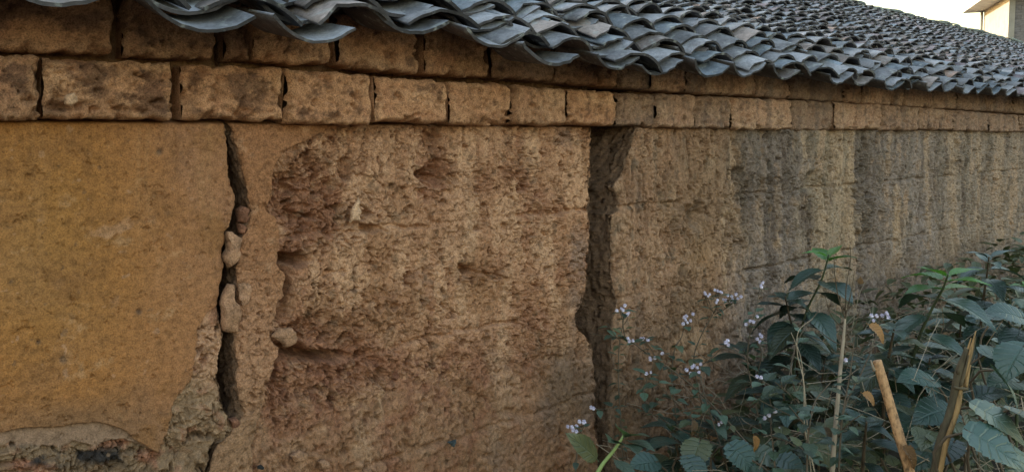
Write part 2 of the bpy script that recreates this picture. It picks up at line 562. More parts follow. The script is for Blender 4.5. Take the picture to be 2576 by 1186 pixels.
def wall_A(s, h, px, py):
    o = 0.010 * fbm(s * 1.6, h * 1.6, 1, 3) + 0.0012 * fbm(s * 14, h * 14, 2, 4)
    mott = fbm(s * 3.2, h * 3.2, 40, 5)
    c = lerp(OCHRE, np.array([0.325, 0.158, 0.075]), sstep(-0.1, 0.6, mott))
    c = lerp(c, np.array([0.36, 0.155, 0.052]), sstep(0.1, 0.7, fbm(s * 2.1, h * 2.4, 55, 4)) * 0.6)
    c = lerp(c, np.array([0.325, 0.172, 0.050]), blob(px, py, 110, 620, 260, 380) * 0.6)
    pale = sstep(0.38, 0.62, fbm(s * 9, h * 10, 61, 5)) * blob(px, py, 290, 640, 150, 120)
    c = lerp(c, PALE, pale * 0.55)
    c = lerp(c, PALE, sstep(0.60, 0.72, fbm(s * 30, h * 30, 66, 3)) * 0.4)
    c = lerp(c, np.array([0.16, 0.10, 0.06]), sstep(0.52, 0.72, fbm(s * 26, h * 30, 68, 4)) * 0.6)
    # darker grey-brown towards the foot
    wob = 25 * fbm(s * 6, h * 6, 70, 3)
    c = lerp(c, np.array([0.20, 0.115, 0.062]), sstep(960, 1100, py + wob * 2 + (px - 150) * 0.16) * 0.75)
    # little holes in the plaster
    for cx, cy, r in ((160, 904, 9), (350, 783, 7), (402, 381, 7), (520, 575, 3), (98, 860, 5)):
        k = blob(px, py, cx, cy, r, r)
        o = o - 0.010 * k
        c = lerp(c, np.array([0.13, 0.10, 0.075]), np.clip(k * 1.3, 0, 1) * 0.8)
    c = lerp(c, TAN * 0.80, sstep(200, 620, px + 60 * fbm(s * 5, h * 4, 64, 4)) * 0.50)
    run = fbm(s * 16 + 0.3 * fbm(s * 4, h * 4, 63, 3), h * 1.2, 62, 5, 0.62)
    c = lerp(c, np.array([0.24, 0.115, 0.045]), sstep(0.1, 0.6, run) * 0.5 * sstep(760, 300, py))
    c = lerp(c, np.array([0.42, 0.235, 0.11]), sstep(0.15, 0.6, -run) * 0.35 * sstep(900, 350, py))
    c = lerp(c, np.array([0.25, 0.12, 0.045]), sstep(0.0, 0.5, fbm(s * 4.5, h * 5.5, 65, 6, 0.7)) * 0.65)
    c = lerp(c, np.array([0.45, 0.27, 0.14]), sstep(0.25, 0.6, fbm(s * 8, h * 9, 67, 6, 0.72)) * 0.55)
    for pts, wd, dp in (([(440, 330), (446, 380), (438, 440)], 1.3, 0.003), ([(250, 610), (300, 618), (345, 607), (380, 622)], 1.2, 0.003), ([(490, 560), (495, 610), (486, 650)], 1.2, 0.003),
                        ([(30, 1010), (90, 1018), (150, 1008)], 1.3, 0.003), ([(310, 745), (345, 752), (362, 748)], 1.4, 0.004), ([(40, 412), (85, 408)], 1.4, 0.004), ([(520, 420), (505, 470), (512, 520)], 1.2, 0.003)):
        o = o - dp * np.exp(-(polydist(px + 5 * noise(s * 40, h * 40, 92), py + 5 * noise(s * 40, h * 40, 93), pts) / wd) ** 2)
    o = o + 0.0022 * fbm(s * 38, h * 38, 94, 4, 0.6) - 0.006 * sstep(0.40, 0.50, fbm(s * 13, h * 15, 95, 5, 0.65)) - 0.004 * sstep(0.45, 0.6, fbm(s * 45, h * 45, 96, 3))
    c = c * np.array([0.84, 0.80, 0.82])
    # exposed strip beside the crack
    bx = np.interp(py, [300, 770, 791, 818, 884, 951, 988, 1031, 1091, 1124, 1200],
                   [700, 545, 520, 500, 494, 480, 460, 430, 417, 407, 395]) + 16 * fbm(s * 18, h * 18, 71, 5, 0.65)
    strip = sstep(-3, 3, px - bx)
    ro, pit, clod, small = rough_relief(s, h, 0.25 + 0.5 * sstep(980, 1080, py))
    o = o - strip * (0.007 - ro)
    cs = lerp(TAN * 0.92, OLIVE, sstep(900, 1010, py + 40 * fbm(s * 8, h * 8, 73, 3)))
    cs = cs * (1 + 0.25 * fbm(s * 22, h * 22, 90, 3)[..., None])
    cs = lerp(cs, RUST, sstep(0.1, 0.5, fbm(s * 18, h * 18, 74, 4)) * 0.6)
    c = lerp(c, cs, strip)
    # flaked foot: smooth grey undercoat, then sooty rough earth
    fy = np.interp(px, [-2000, 0, 67, 140, 200, 247, 283, 320, 337, 387, 420, 600], [1082, 1088, 1076, 1076, 1066, 1062, 1071, 1084, 1104, 1134, 1150, 1230])
    fy = fy + 3 * fbm(s * 40, h * 0, 80, 3)
    fl = sstep(-1.5, 1.5, py - fy) * (1 - strip)
    gy = np.interp(px, [-2000, 0, 133, 160, 190, 233, 317, 400], [1112, 1114, 1124, 1128, 1113, 1122, 1104, 1140]) + 4 * fbm(s * 25, h * 5, 81, 3)
    low = sstep(-2, 4, py - gy) * fl
    o = o - 0.012 * fl
    c = lerp(c, np.array([0.235, 0.145, 0.098]), fl)
    ro2, pit2, clod2, small2 = rough_relief(s + 3, h, 0.6)
    o = o + low * (ro2 * 1.2 + 0.006 * sstep(0.5, 0.2, clod2))
    cl = lerp(np.array([0.21, 0.135, 0.085]), RUST, sstep(0.0, 0.5, fbm(s * 14, h * 16, 84, 4)))
    soot = sstep(-0.15, 0.10, fbm(s * 9, h * 13, 85, 5)) * blob(px, py, 170, 1150, 330, 22)
    cl = lerp(cl, np.array([0.035, 0.028, 0.026]), np.clip(soot * 1.3, 0, 1))
    cl = lerp(cl, PALE, sstep(0.45, 0.7, fbm(s * 34, h * 34, 86, 3)) * 0.5)
    c = lerp(c, cl, low)
    return o, c


LIFTS = (-0.318, -0.735, -1.14)


def wall_B(s, h, px, py):
    w = fbm(s * 5, h * 5, 101, 4)
    # how far the face is eaten away
    er = 0.36 + 0.85 * fbm(s * 3.4, h * 3.8, 102, 5)
    for cx, cy, rx, ry, a in ((750, 500, 70, 110, 0.8), (1090, 450, 50, 60, 0.6), (740, 640, 50, 40, 0.8), (780, 860, 110, 70, 0.7),
                              (860, 545, 160, 40, 0.6), (960, 930, 140, 60, 0.6), (740, 1020, 90, 90, 0.6), (1200, 690, 60, 40, 0.5),
                              (870, 680, 70, 60, -0.5), (1170, 410, 40, 100, -0.5), (1000, 640, 70, 60, -0.4), (1010, 400, 50, 60, -0.3),
                              (1350, 1000, 120, 90, -0.3), (1150, 1120, 200, 50, -0.25), (1400, 500, 80, 120, 0.15), (1090, 330, 25, 60, 0.6)):
        er = er + a * blob(px, py, cx, cy, rx, ry)
    er = np.clip(er, 0.08, 1.25)
    ro, pit, clod, small = rough_relief(s, h, er)
    o = 0.012 * fbm(s * 1.6, h * 1.6, 1, 3) + ro - 0.016 - 0.026 * sstep(0.75, 1.2, er)
    # bigger hollows
    for cx, cy, rx, ry, d in ((732, 656, 46, 14, 0.060), (714, 705, 20, 50, 0.032), (714, 775, 18, 36, 0.028), (738, 893, 46, 18, 0.035),
                              (815, 900, 60, 13, 0.040), (790, 530, 70, 70, 0.012), (880, 425, 16, 24, 0.025), (1095, 440, 34, 14, 0.020),
                              (1180, 678, 20, 12, 0.022), (1100, 345, 14, 30, 0.018), (1300, 1040, 26, 10, 0.014), (945, 575, 22, 8, 0.02),
                              (765, 960, 60, 50, 0.014), (1400, 905, 40, 10, 0.012)):
        o = o - 1.7 * d * sstep(0.15, 0.75, blob(px + 12 * w, py + 9 * noise(s * 22, h * 22, 103), cx, cy, rx * 1.25, ry * 1.25))
    for pts, wd, dp in (([(706, 652), (722, 690), (729, 722), (724, 750), (708, 772), (702, 800)], 8, 0.055), ([(705, 868), (716, 905), (708, 945), (700, 985)], 7, 0.035),
                        ([(735, 880), (775, 897), (815, 905), (862, 898)], 6, 0.05), ([(690, 1000), (700, 1050), (706, 1085)], 5, 0.02), ([(700, 650), (740, 655), (772, 650)], 8, 0.05),
                        ([(1170, 668), (1195, 682), (1250, 690), (1290, 672)], 4, 0.025), ([(1070, 445), (1095, 438), (1122, 448)], 5, 0.025), ([(836, 930), (842, 980), (840, 1030)], 4, 0.018)):
        o = o - dp * sstep(1.5, 0.55, polydist(px + 10 * fbm(s * 20, h * 20, 142, 4), py + 8 * fbm(s * 20, h * 20, 143, 4), pts) / wd)
    # lifts of the earth: a ledge and a groove at every one
    for k, L in enumerate(LIFTS):
        y = h - L + 0.022 * fbm(s * 5, 0 * h, 110 + k, 5, 0.6)
        fade = sstep(-0.35, 0.25, fbm(s * 2.3, 0 * h, 114 + k, 3))
        fade = np.clip(0.12 + 0.9 * fade * (0.6 + 1.1 * fbm(s * 9, 0 * h, 118 + k, 4)), 0, 1)
        o = o - 0.032 * np.exp(-(y / 0.008) ** 2) * fade + 0.014 * sstep(0.004, -0.01, y) * sstep(-0.12, -0.02, y) * fade
    # colours: vertical streaks of tan over rusty, eaten earth
    stre = fbm(s * 7, h * 1.3, 120, 4)
    c = lerp(TAN * 0.92, PALE * 0.92, sstep(0.0, 0.5, stre))
    c = lerp(c, RUST, sstep(0.35, 1.0, er + 0.35 * fbm(s * 12, h * 12, 121, 4)) * 0.65)
    c = lerp(c, np.array([0.27, 0.145, 0.075]), sstep(0.0, 0.5, fbm(s * 2.4, h * 2.0, 122, 4)) * 0.45)
    c = lerp(c, GREY * 0.9, sstep(0.1, 0.55, fbm(s * 3.0, h * 2.2, 123, 4)) * sstep(980, 1450, px) * 0.7)
    c = lerp(c, PALE * 1.02, sstep(0.10, 0.28, fbm(s * 5.5, h * 2.2, 152, 5, 0.6)) * 0.6 * sstep(900, 760, py))
    wash = 0.9 * blob(px, py, 1165, 430, 24, 130) + 0.7 * blob(px, py, 1010, 650, 26, 80) + 0.7 * blob(px, py, 1395, 450, 18, 120) + 0.6 * blob(px, py, 1260, 400, 20, 90) + 0.6 * blob(px, py, 1050, 400, 20, 80) + 0.5 * blob(px, py, 955, 420, 26, 80) + 0.5 * blob(px, py, 1120, 690, 18, 70)
    c = lerp(c, PALE * 1.05, np.clip(wash * (0.9 + 0.9 * fbm(s * 14, h * 5, 154, 4)), 0, 1) * 0.65)
    red = sstep(0.05, 0.35, fbm(s * 30, h * 22, 124, 4)) * (blob(px, py, 1010, 940, 220, 50) + 0.8 * blob(px, py, 820, 1010, 110, 70) + 0.5 * blob(px, py, 1100, 1040, 260, 50))
    c = lerp(c, np.array([0.115, 0.045, 0.033]), np.clip(red, 0, 1) * 0.85)
    c = lerp(c, np.array([0.15, 0.095, 0.06]), sstep(0.25, 0.6, fbm(s * 24, h * 20, 150, 4)) * 0.6)
    c = lerp(c, PALE, sstep(0.25, 0.6, fbm(s * 20, h * 18, 151, 4)) * 0.5)
    c = lerp(c, OLIVE * 0.74, sstep(860, 1150, py + 70 * w) * 0.35)
    c = lerp(c, RUST * 0.9, sstep(-0.1, 0.4, fbm(s * 6, h * 6, 153, 5, 0.6)) * sstep(780, 950, py) * sstep(1420, 1200, px) * 0.65)
    c = lerp(c, OLIVE * 0.70, blob(px, py, 1440, 980, 90, 110) * 0.7)
    # smooth plaster still standing next to the crack
    bx = np.interp(py, [300, 345, 380, 445, 495, 529, 545, 582, 609, 662, 689, 745, 759, 791, 841, 874, 924, 984, 1008, 1060, 1120, 1200],
                   [880, 790, 710, 684, 687, 671, 694, 706, 704, 699, 717, 719, 701, 694, 681, 704, 694, 671, 667, 650, 640, 640]) + 7 * fbm(s * 26, h * 26, 130, 4)
    sm = sstep(2.5, -2.5, px - bx)
    soft = sstep(40, -60, px - bx) * (py < 380)
    o2 = 0.010 * fbm(s * 1.6, h * 1.6, 1, 3) + 0.0016 * fbm(s * 14, h * 14, 2, 4) - 0.0015 * pit
    ap = 0.25 + 0.5 * sstep(560, 760, py)
    o2 = o2 + ap * 0.6 * ro
    c2 = lerp(lerp(OCHRE, TAN * 0.85, np.full(s.shape, 0.55)) * np.array([0.86, 0.84, 0.86]), TAN * 0.86, sstep(480, 900, py + 60 * w))
    c2 = lerp(c2, OLIVE, sstep(900, 1080, py + 60 * w) * 0.7)
    c2 = lerp(c2, PALE, sstep(0.3, 0.6, fbm(s * 16, h * 16, 131, 4)) * 0.35)
    o = o * (1 - sm) + o2 * sm
    c = lerp(c, c2, sm)
    # fine cracks
    for pts, wd, dp in (([(888, 318), (890, 372), (884, 402), (886, 440), (878, 480)], 2.2, 0.012),
                        ([(820, 322), (826, 345)], 1.6, 0.008), ([(1080, 322), (1075, 352), (1060, 380)], 2.0, 0.010),
                        ([(1213, 330), (1210, 370), (1204, 420)], 1.8, 0.008), ([(1004, 330), (1012, 380)], 1.6, 0.006),
                        ([(1004, 1128), (1002, 1190)], 1.8, 0.010), ([(1215, 860), (1205, 930), (1212, 985)], 1.6, 0.008),
                        ([(1425, 940), (1432, 985)], 1.6, 0.008), ([(1183, 1075), (1180, 1110)], 1.5, 0.006),
                        ([(1085, 760), (1088, 800), (1082, 830)], 1.6, 0.008), ([(975, 770), (985, 830)], 1.6, 0.008)):
        d = polydist(px + 4 * noise(s * 40, h * 40, 140), py + 3 * noise(s * 40, h * 40, 141), pts)
        o = o - dp * np.exp(-(d / wd) ** 2)
    c = c * np.array([0.95, 0.885, 0.84])
    return o, c


def wall_C(s, h, px, py):
    w = fbm(s * 4, h * 4, 201, 4)
    er = 0.32 + 0.75 * fbm(s * 3.0, h * 3.0, 202, 5)
    for cx, cy, rx, ry, a in ((1600, 500, 70, 60, 0.3), (1760, 540, 30, 50, 0.7), (1930, 440, 70, 90, 0.7), (2060, 450, 30, 60, 0.4),
                              (2200, 470, 40, 160, 0.5), (1880, 480, 30, 60, 0.5), (1700, 440, 60, 60, -0.2), (1790, 620, 30, 80, -0.3), (2110, 560, 40, 100, -0.3)):
        er = er + a * blob(px, py, cx, cy, rx, ry)
    er = np.clip(er, 0.08, 1.2)
    ro, pit, clod, small = rough_relief(s * 0.9 + 7, h * 0.55, er)
    col_ = fbm(s * 5.5, h * 0.5, 204, 4)
    o = 0.014 * fbm(s * 1.2, h * 1.2, 203, 3) + ro * 1.15 - 0.02 + 0.016 * col_ - 0.022 * sstep(0.22, 0.45, fbm(s * 9, h * 1.6, 206, 5, 0.6))
    for cx, cy, rx, ry, d in ((1759, 545, 14, 28, 0.04), (1870, 440, 14, 16, 0.03), (1826, 745, 12, 10, 0.03), (2052, 455, 14, 22, 0.03),
                              (2186, 620, 14, 40, 0.03), (1702, 515, 20, 8, 0.02), (2500, 440, 10, 24, 0.02), (2180, 745, 14, 30, 0.03)):
        o = o - 1.4 * d * sstep(0.15, 0.75, blob(px + 9 * w, py + 6 * noise(s * 16, h * 16, 205), cx, cy, rx * 1.2, ry * 1.2))
    for k, L in enumerate(LIFTS):
        y = h - L + 0.012 * fbm(s * 4, 0 * h, 210 + k, 4)
        fade = sstep(-0.3, 0.3, fbm(s * 1.6, 0 * h, 214 + k, 3))
        fade = np.clip(0.10 + 0.9 * fade * (0.6 + 1.1 * fbm(s * 7, 0 * h, 218 + k, 4)), 0, 1)
        o = o - 0.030 * np.exp(-(y / 0.010) ** 2) * fade
    stre = fbm(s * 7 + 0.25 * fbm(s * 3, h * 3, 262, 3), h * 1.1, 220, 5, 0.6)
    # broad panels left by the formwork, browner near the gap and greyer further off
    brown = sstep(1900, 1800, px)
    c = lerp(GREY * np.array([0.95, 0.98, 0.98]), np.array([0.30, 0.170, 0.105]), brown)
    tan = 0.7 * sstep(2010, 2075, px + 50 * w + 20 * noise(s * 9, h * 5, 270)) * sstep(2176, 2156, px + 16 * w) + 0.6 * blob(px, py, 2270, 560, 20, 60) + 0.35 * sstep(2330, 2420, px)
    c = lerp(c, np.array([0.335, 0.228, 0.135]), np.clip(tan, 0, 1) * 0.75)
    c = lerp(c, np.array([0.30, 0.16, 0.075]), (blob(px, py, 1780, 640, 35, 45) + blob(px, py, 2140, 560, 14, 50) * 0.6 + blob(px, py, 2270, 550, 12, 40) * 0.7) * 0.6)
    c = lerp(c, PALE * 0.75, sstep(0.05, 0.6, stre + 0.3 * fbm(s * 14, h * 6, 260, 4)) * 0.75)
    c = lerp(c, np.array([0.135, 0.092, 0.072]), sstep(0.05, 0.6, -stre + 0.4 * fbm(s * 12, h * 5, 261, 4)) * (0.55 + 0.3 * sstep(1840, 1900, px)))
    c = lerp(c, np.array([0.15, 0.105, 0.085]), (sstep(2150, 2185, px + 20 * w) * sstep(2245, 2205, px + 20 * w) * 0.4 + sstep(1862, 1872, px) * sstep(2040, 2000, px) * 0.35))
    c = lerp(c, np.array([0.13, 0.10, 0.075]), sstep(0.2, 0.6, fbm(s * 18, h * 11, 250, 4)) * 0.6)
    c = lerp(c, PALE * 0.8, sstep(0.25, 0.6, fbm(s * 16, h * 9, 251, 4)) * 0.5)
    c = lerp(c, OLIVE * 0.8, sstep(0, 0.5, fbm(s * 1.3, h * 1.3, 223, 4)) * 0.5)
    c = lerp(c, OLIVE * 0.72, sstep(800, 1100, py + 60 * w) * 0.5)
    jit_ = 7 * fbm(s * 6, h * 4, 271, 4)
    ps = 0 * px; ds = 0 * px
    for cx, wd, y0, y1, a in ((1853, 9, 330, 500, .9), (1835, 7, 500, 720, .7), (2112, 14, 320, 470, .9), (2150, 9, 330, 660, .8), (2075, 8, 470, 650, .5), (1705, 8, 470, 620, .5), (1660, 16, 330, 430, .4), (1800, 14, 340, 420, .5),
                              (2245, 6, 340, 470, .7), (2268, 9, 470, 610, .7), (2345, 7, 330, 560, .7), (2405, 9, 340, 640, .6), (2470, 7, 330, 560, .7), (2525, 8, 340, 600, .6), (2030, 7, 340, 420, .6), (1970, 6, 480, 640, .5), (1925, 6, 520, 660, .4)):
        ps = np.maximum(ps, a * sstep(wd * 1.4, wd * 0.4, np.abs(px + jit_ - cx)) * sstep(y0 - 25, y0, py + 3 * jit_) * sstep(y1 + 70, y1 - 30, py + 6 * jit_))
    for cx, wd, y0, y1, a in ((1880, 10, 330, 560, .7), (1915, 14, 340, 470, .6), (1950, 8, 350, 520, .8), (2003, 14, 340, 480, .6), (2052, 6, 340, 470, .8), (2186, 16, 330, 640, .8), (2222, 9, 340, 480, .6), (2300, 6, 340, 600, .5), (2375, 7, 340, 560, .6), (2440, 8, 360, 600, .6), (2500, 6, 340, 560, .6), (1765, 8, 500, 600, .5), (1730, 7, 340, 420, .4)):
        ds = np.maximum(ds, a * sstep(wd * 1.4, wd * 0.4, np.abs(px + jit_ - cx)) * sstep(y0 - 25, y0, py + 3 * jit_) * sstep(y1 + 90, y1 - 30, py + 6 * jit_))
    c = lerp(c, np.array([0.125, 0.094, 0.072]), 0.8 * ds * np.clip(0.75 + 0.7 * fbm(s * 16, h * 8, 272, 4), 0, 1))
    c = lerp(c, PALE * np.array([0.86, 0.90, 0.90]), ps * np.clip(0.75 + 0.7 * fbm(s * 16, h * 8, 273, 4), 0, 1) * 0.85)
    c = lerp(c, PALE * np.array([0.80, 0.77, 0.70]), sstep(0.3, 0.6, blob(px + 14 * w, py + 10 * w, 1752, 880, 62, 50)) * 0.6)
    c = c * (1 + sstep(1700, 2000, px)[..., None] * np.array([-0.05, -0.01, 0.03]))
    for pts, wd, dp in (([(1700, 850), (1698, 920), (1702, 985), (1690, 1040)], 2.5, 0.02), ([(1705, 925), (1750, 935), (1800, 915)], 2.2, 0.016), ([(1702, 985), (1740, 975), (1790, 990)], 2.0, 0.014), ([(1855, 340), (1868, 430), (1860, 520)], 4.5, 0.025), ([(1955, 350), (1948, 430), (1958, 500)], 4, 0.022), ([(2060, 345), (2052, 420)], 3, 0.018), ([(2185, 350), (2195, 440), (2188, 520)], 4, 0.022), ([(1845, 430), (1842, 540), (1832, 600), (1828, 680), (1820, 725), (1812, 745)], 2.2, 0.03),
                        ([(1742, 590), (1745, 640), (1738, 665)], 1.6, 0.012), ([(1815, 330), (1812, 420)], 1.5, 0.01), ([(1858, 335), (1855, 460)], 2.0, 0.015),
                        ([(2168, 340), (2160, 470), (2166, 600), (2155, 690)], 2.4, 0.02), ([(2040, 480), (2044, 560)], 1.8, 0.012),
                        ([(2250, 360), (2247, 470)], 1.5, 0.01), ([(2330, 400), (2333, 620)], 1.2, 0.008), ([(2440, 380), (2438, 560)], 1.2, 0.008)):
        d = polydist(px + 4 * noise(s * 30, h * 30, 240), py, pts)
        o = o - dp * np.exp(-(d / wd) ** 2)
    return o, c


def wall_part(name, sL, sR, tt, fn, mat, retL=None, retR=None):
    """one standing slab of the wall: front relief plus the broken side faces"""
    h = H_ROWS
    nh = len(h)
    s = sL[:, None] + (sR - sL)[:, None] * tt[None, :]
    hh = np.broadcast_to(h[:, None], s.shape)
    dd = np.zeros_like(s)

    def fine(r_, n=34):
        r_ = np.array([(0, 0)] + list(r_)); k = np.linspace(0, len(r_) - 1, n)[1:]
        return np.stack([np.interp(k, np.arange(len(r_)), r_[:, 0]), np.interp(k, np.arange(len(r_)), r_[:, 1])], -1)
    if retL is not None: retL = fine(retL)
    if retR is not None: retR = fine(retR)
    if retL is not None:
        ins = np.array(retL)[None, ::-1]
        kk = np.ones(61) / 61
        sm_ = np.convolve(np.pad(sL, 30, mode='edge'), kk, 'valid')
        mixk = np.clip(ins[..., 0] / 0.05, 0, 1) * 0.8
        s = np.hstack([sL[:, None] * (1 - mixk) + sm_[:, None] * mixk + ins[..., 1], s])
        dd = np.hstack([ins[..., 0] + 0 * h[:, None], dd]); hh = np.broadcast_to(h[:, None], s.shape)
    if retR is not None:
        ins = np.array(retR)[None]
        s = np.hstack([s, sR[:, None] + ins[..., 1] + 0 * h[:, None]])
        dd = np.hstack([dd, ins[..., 0] + 0 * h[:, None]]); hh = np.broadcast_to(h[:, None], s.shape)
    q = s + 2.6 * dd
    px, py = pix(s, hh)
    o, c = fn(q, hh, px, py)
    side = np.clip(dd / 0.02, 0, 1)
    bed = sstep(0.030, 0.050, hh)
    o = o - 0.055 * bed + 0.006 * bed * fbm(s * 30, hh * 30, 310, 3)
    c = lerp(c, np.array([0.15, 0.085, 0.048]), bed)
    # worn arrises and rough broken faces
    if retL is not None:
        o = o - 0.010 * np.exp(-np.clip(s - sL[:, None], 0, None) / 0.010) * (1 - side)
    if retR is not None:
        o = o - 0.010 * np.exp(-np.clip(sR[:, None] - s, 0, None) / 0.010) * (1 - side)
    o = o * (1 - side * 0.5)
    jag = side * (0.014 * fbm(q * 22, hh * 22, 300, 4) + 0.008 * fbm(q * 7, hh * 8, 301, 3))
    s = s + jag
    br = np.array([0.105, 0.063, 0.041]) * (1 + 0.5 * fbm(q * 20, hh * 20, 302, 4)[..., None])  # dark earth of the broken sides, deepened to stand in for recess shade
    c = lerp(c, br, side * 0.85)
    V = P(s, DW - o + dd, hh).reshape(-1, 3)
    return obj(name, V, gridq(nh, s.shape[1], flip=True), mat, house, cols=np.clip(c.reshape(-1, 3), 0.01, 0.9))


def tpx(sa, sb, n, x0=None):
    """parameters 0..1 spaced evenly as the camera sees them"""
    xa, _ = pix(np.array(sa), np.array(-0.3)); xb, _ = pix(np.array(sb), np.array(-0.3))
    xs = np.linspace(xa, xb, n)
    ss = np.array([sh(x, 560)[0] for x in xs])
    t = (ss - ss[0]) / (ss[-1] - ss[0])
    return t


eL = edge(CRACK_L, H_ROWS, 1)
eR = np.maximum(edge(CRACK_R, H_ROWS, 2), eL + 0.003)
gL = edge(GAP_L, H_ROWS, 3)
gR = edge(GAP_R, H_ROWS, 4)
s0 = -0.9
sv = sh(-10, 560)[0]
eM = eL.mean()
tA = np.concatenate([np.linspace(0, (sv - s0) / (eM - s0), 40)[:-1], (sv - s0) / (eM - s0) + (1 - (sv - s0) / (eM - s0)) * tpx(sv, eM, 300)])
wall_part('plastered_wall', np.full_like(eL, s0), eL, tA, wall_A, M_PLASTER, retR=[(0.004, 0.001), (0.015, 0.0), (0.04, -0.003), (0.08, -0.004), (0.14, 0.0), (0.24, 0.0)])
wall_part('earth_wall', eR, gL, tpx(eR.mean(), gL.mean(), 470), wall_B, M_EARTH,
          retL=[(0.004, -0.001), (0.012, -0.002), (0.025, -0.004), (0.04, -0.006), (0.06, -0.008), (0.09, -0.009), (0.14, -0.01), (0.24, -0.01)],
          retR=[(0.005, 0.001), (0.02, 0.0), (0.06, -0.01), (0.12, -0.02), (0.24, -0.02)])
sE = sh(2600, 560)[0]
tC = tpx(gR.mean(), sE, 820)
fr = (sE - gR.mean()) / (22.0 - gR.mean())
tC = np.concatenate([tC * fr, np.linspace(fr, 1, 90)[1:]])
ret = [(0.004, -0.001), (0.012, -0.003), (0.024, -0.006), (0.04, -0.011), (0.06, -0.017), (0.08, -0.024), (0.11, -0.034), (0.14, -0.045), (0.18, -0.06), (0.26, -0.08)]
wall_part('earth_wall', gR, np.full_like(gR, 22.0), tC, wall_C, M_EARTH, retL=ret)

# solid core behind, seen as darkness in the crack; and the rest of the house shell
RIDGE_D, RIDGE_H = 5.5, 1.90


def slab(pts_front, depth_vec):
    a = np.array(pts_front); b = a + np.array(depth_vec)
    V = np.vstack([a, b])
    return V, [np.array([[0, 1, 2, 3], [7, 6, 5, 4], [0, 4, 5, 1], [1, 5, 6, 2], [2, 6, 7, 3], [3, 7, 4, 0]])]


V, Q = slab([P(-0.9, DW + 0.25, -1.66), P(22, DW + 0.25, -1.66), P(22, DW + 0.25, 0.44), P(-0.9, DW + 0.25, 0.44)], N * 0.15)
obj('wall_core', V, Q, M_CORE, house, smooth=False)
M_EARTHPLAIN = solid('plain_earth', tuple(TAN * 0.9), 0.95, 9, 0.5, 0.01)
V, Q = slab([P(22, 8.7, -1.66), P(-0.9, 8.7, -1.66), P(-0.9, 8.7, 0.44), P(22, 8.7, 0.44)], -N * 0.3)
obj('rear_wall', V, Q, M_EARTHPLAIN, house, smooth=False)
for se, sg in ((-0.9, 1), (22.0, -1)):
    pts = [P(se, DW + 0.25, -1.66), P(se, 8.7, -1.66), P(se, 8.7, 0.40), P(se, RIDGE_D, RIDGE_H - 0.1), P(se, DW + 0.25, 0.44)]
    a = np.array(pts); b = a + T * 0.3 * sg
    V = np.vstack([a, b])
    Q = [np.array([[0, 1, 2, 3, 4], [9, 8, 7, 6, 5]]), np.array([[i, i + 5, (i + 1) % 5 + 5, (i + 1) % 5] for i in range(5)])]
    obj('gable_wall', V, Q, M_EARTHPLAIN, house, smooth=False)


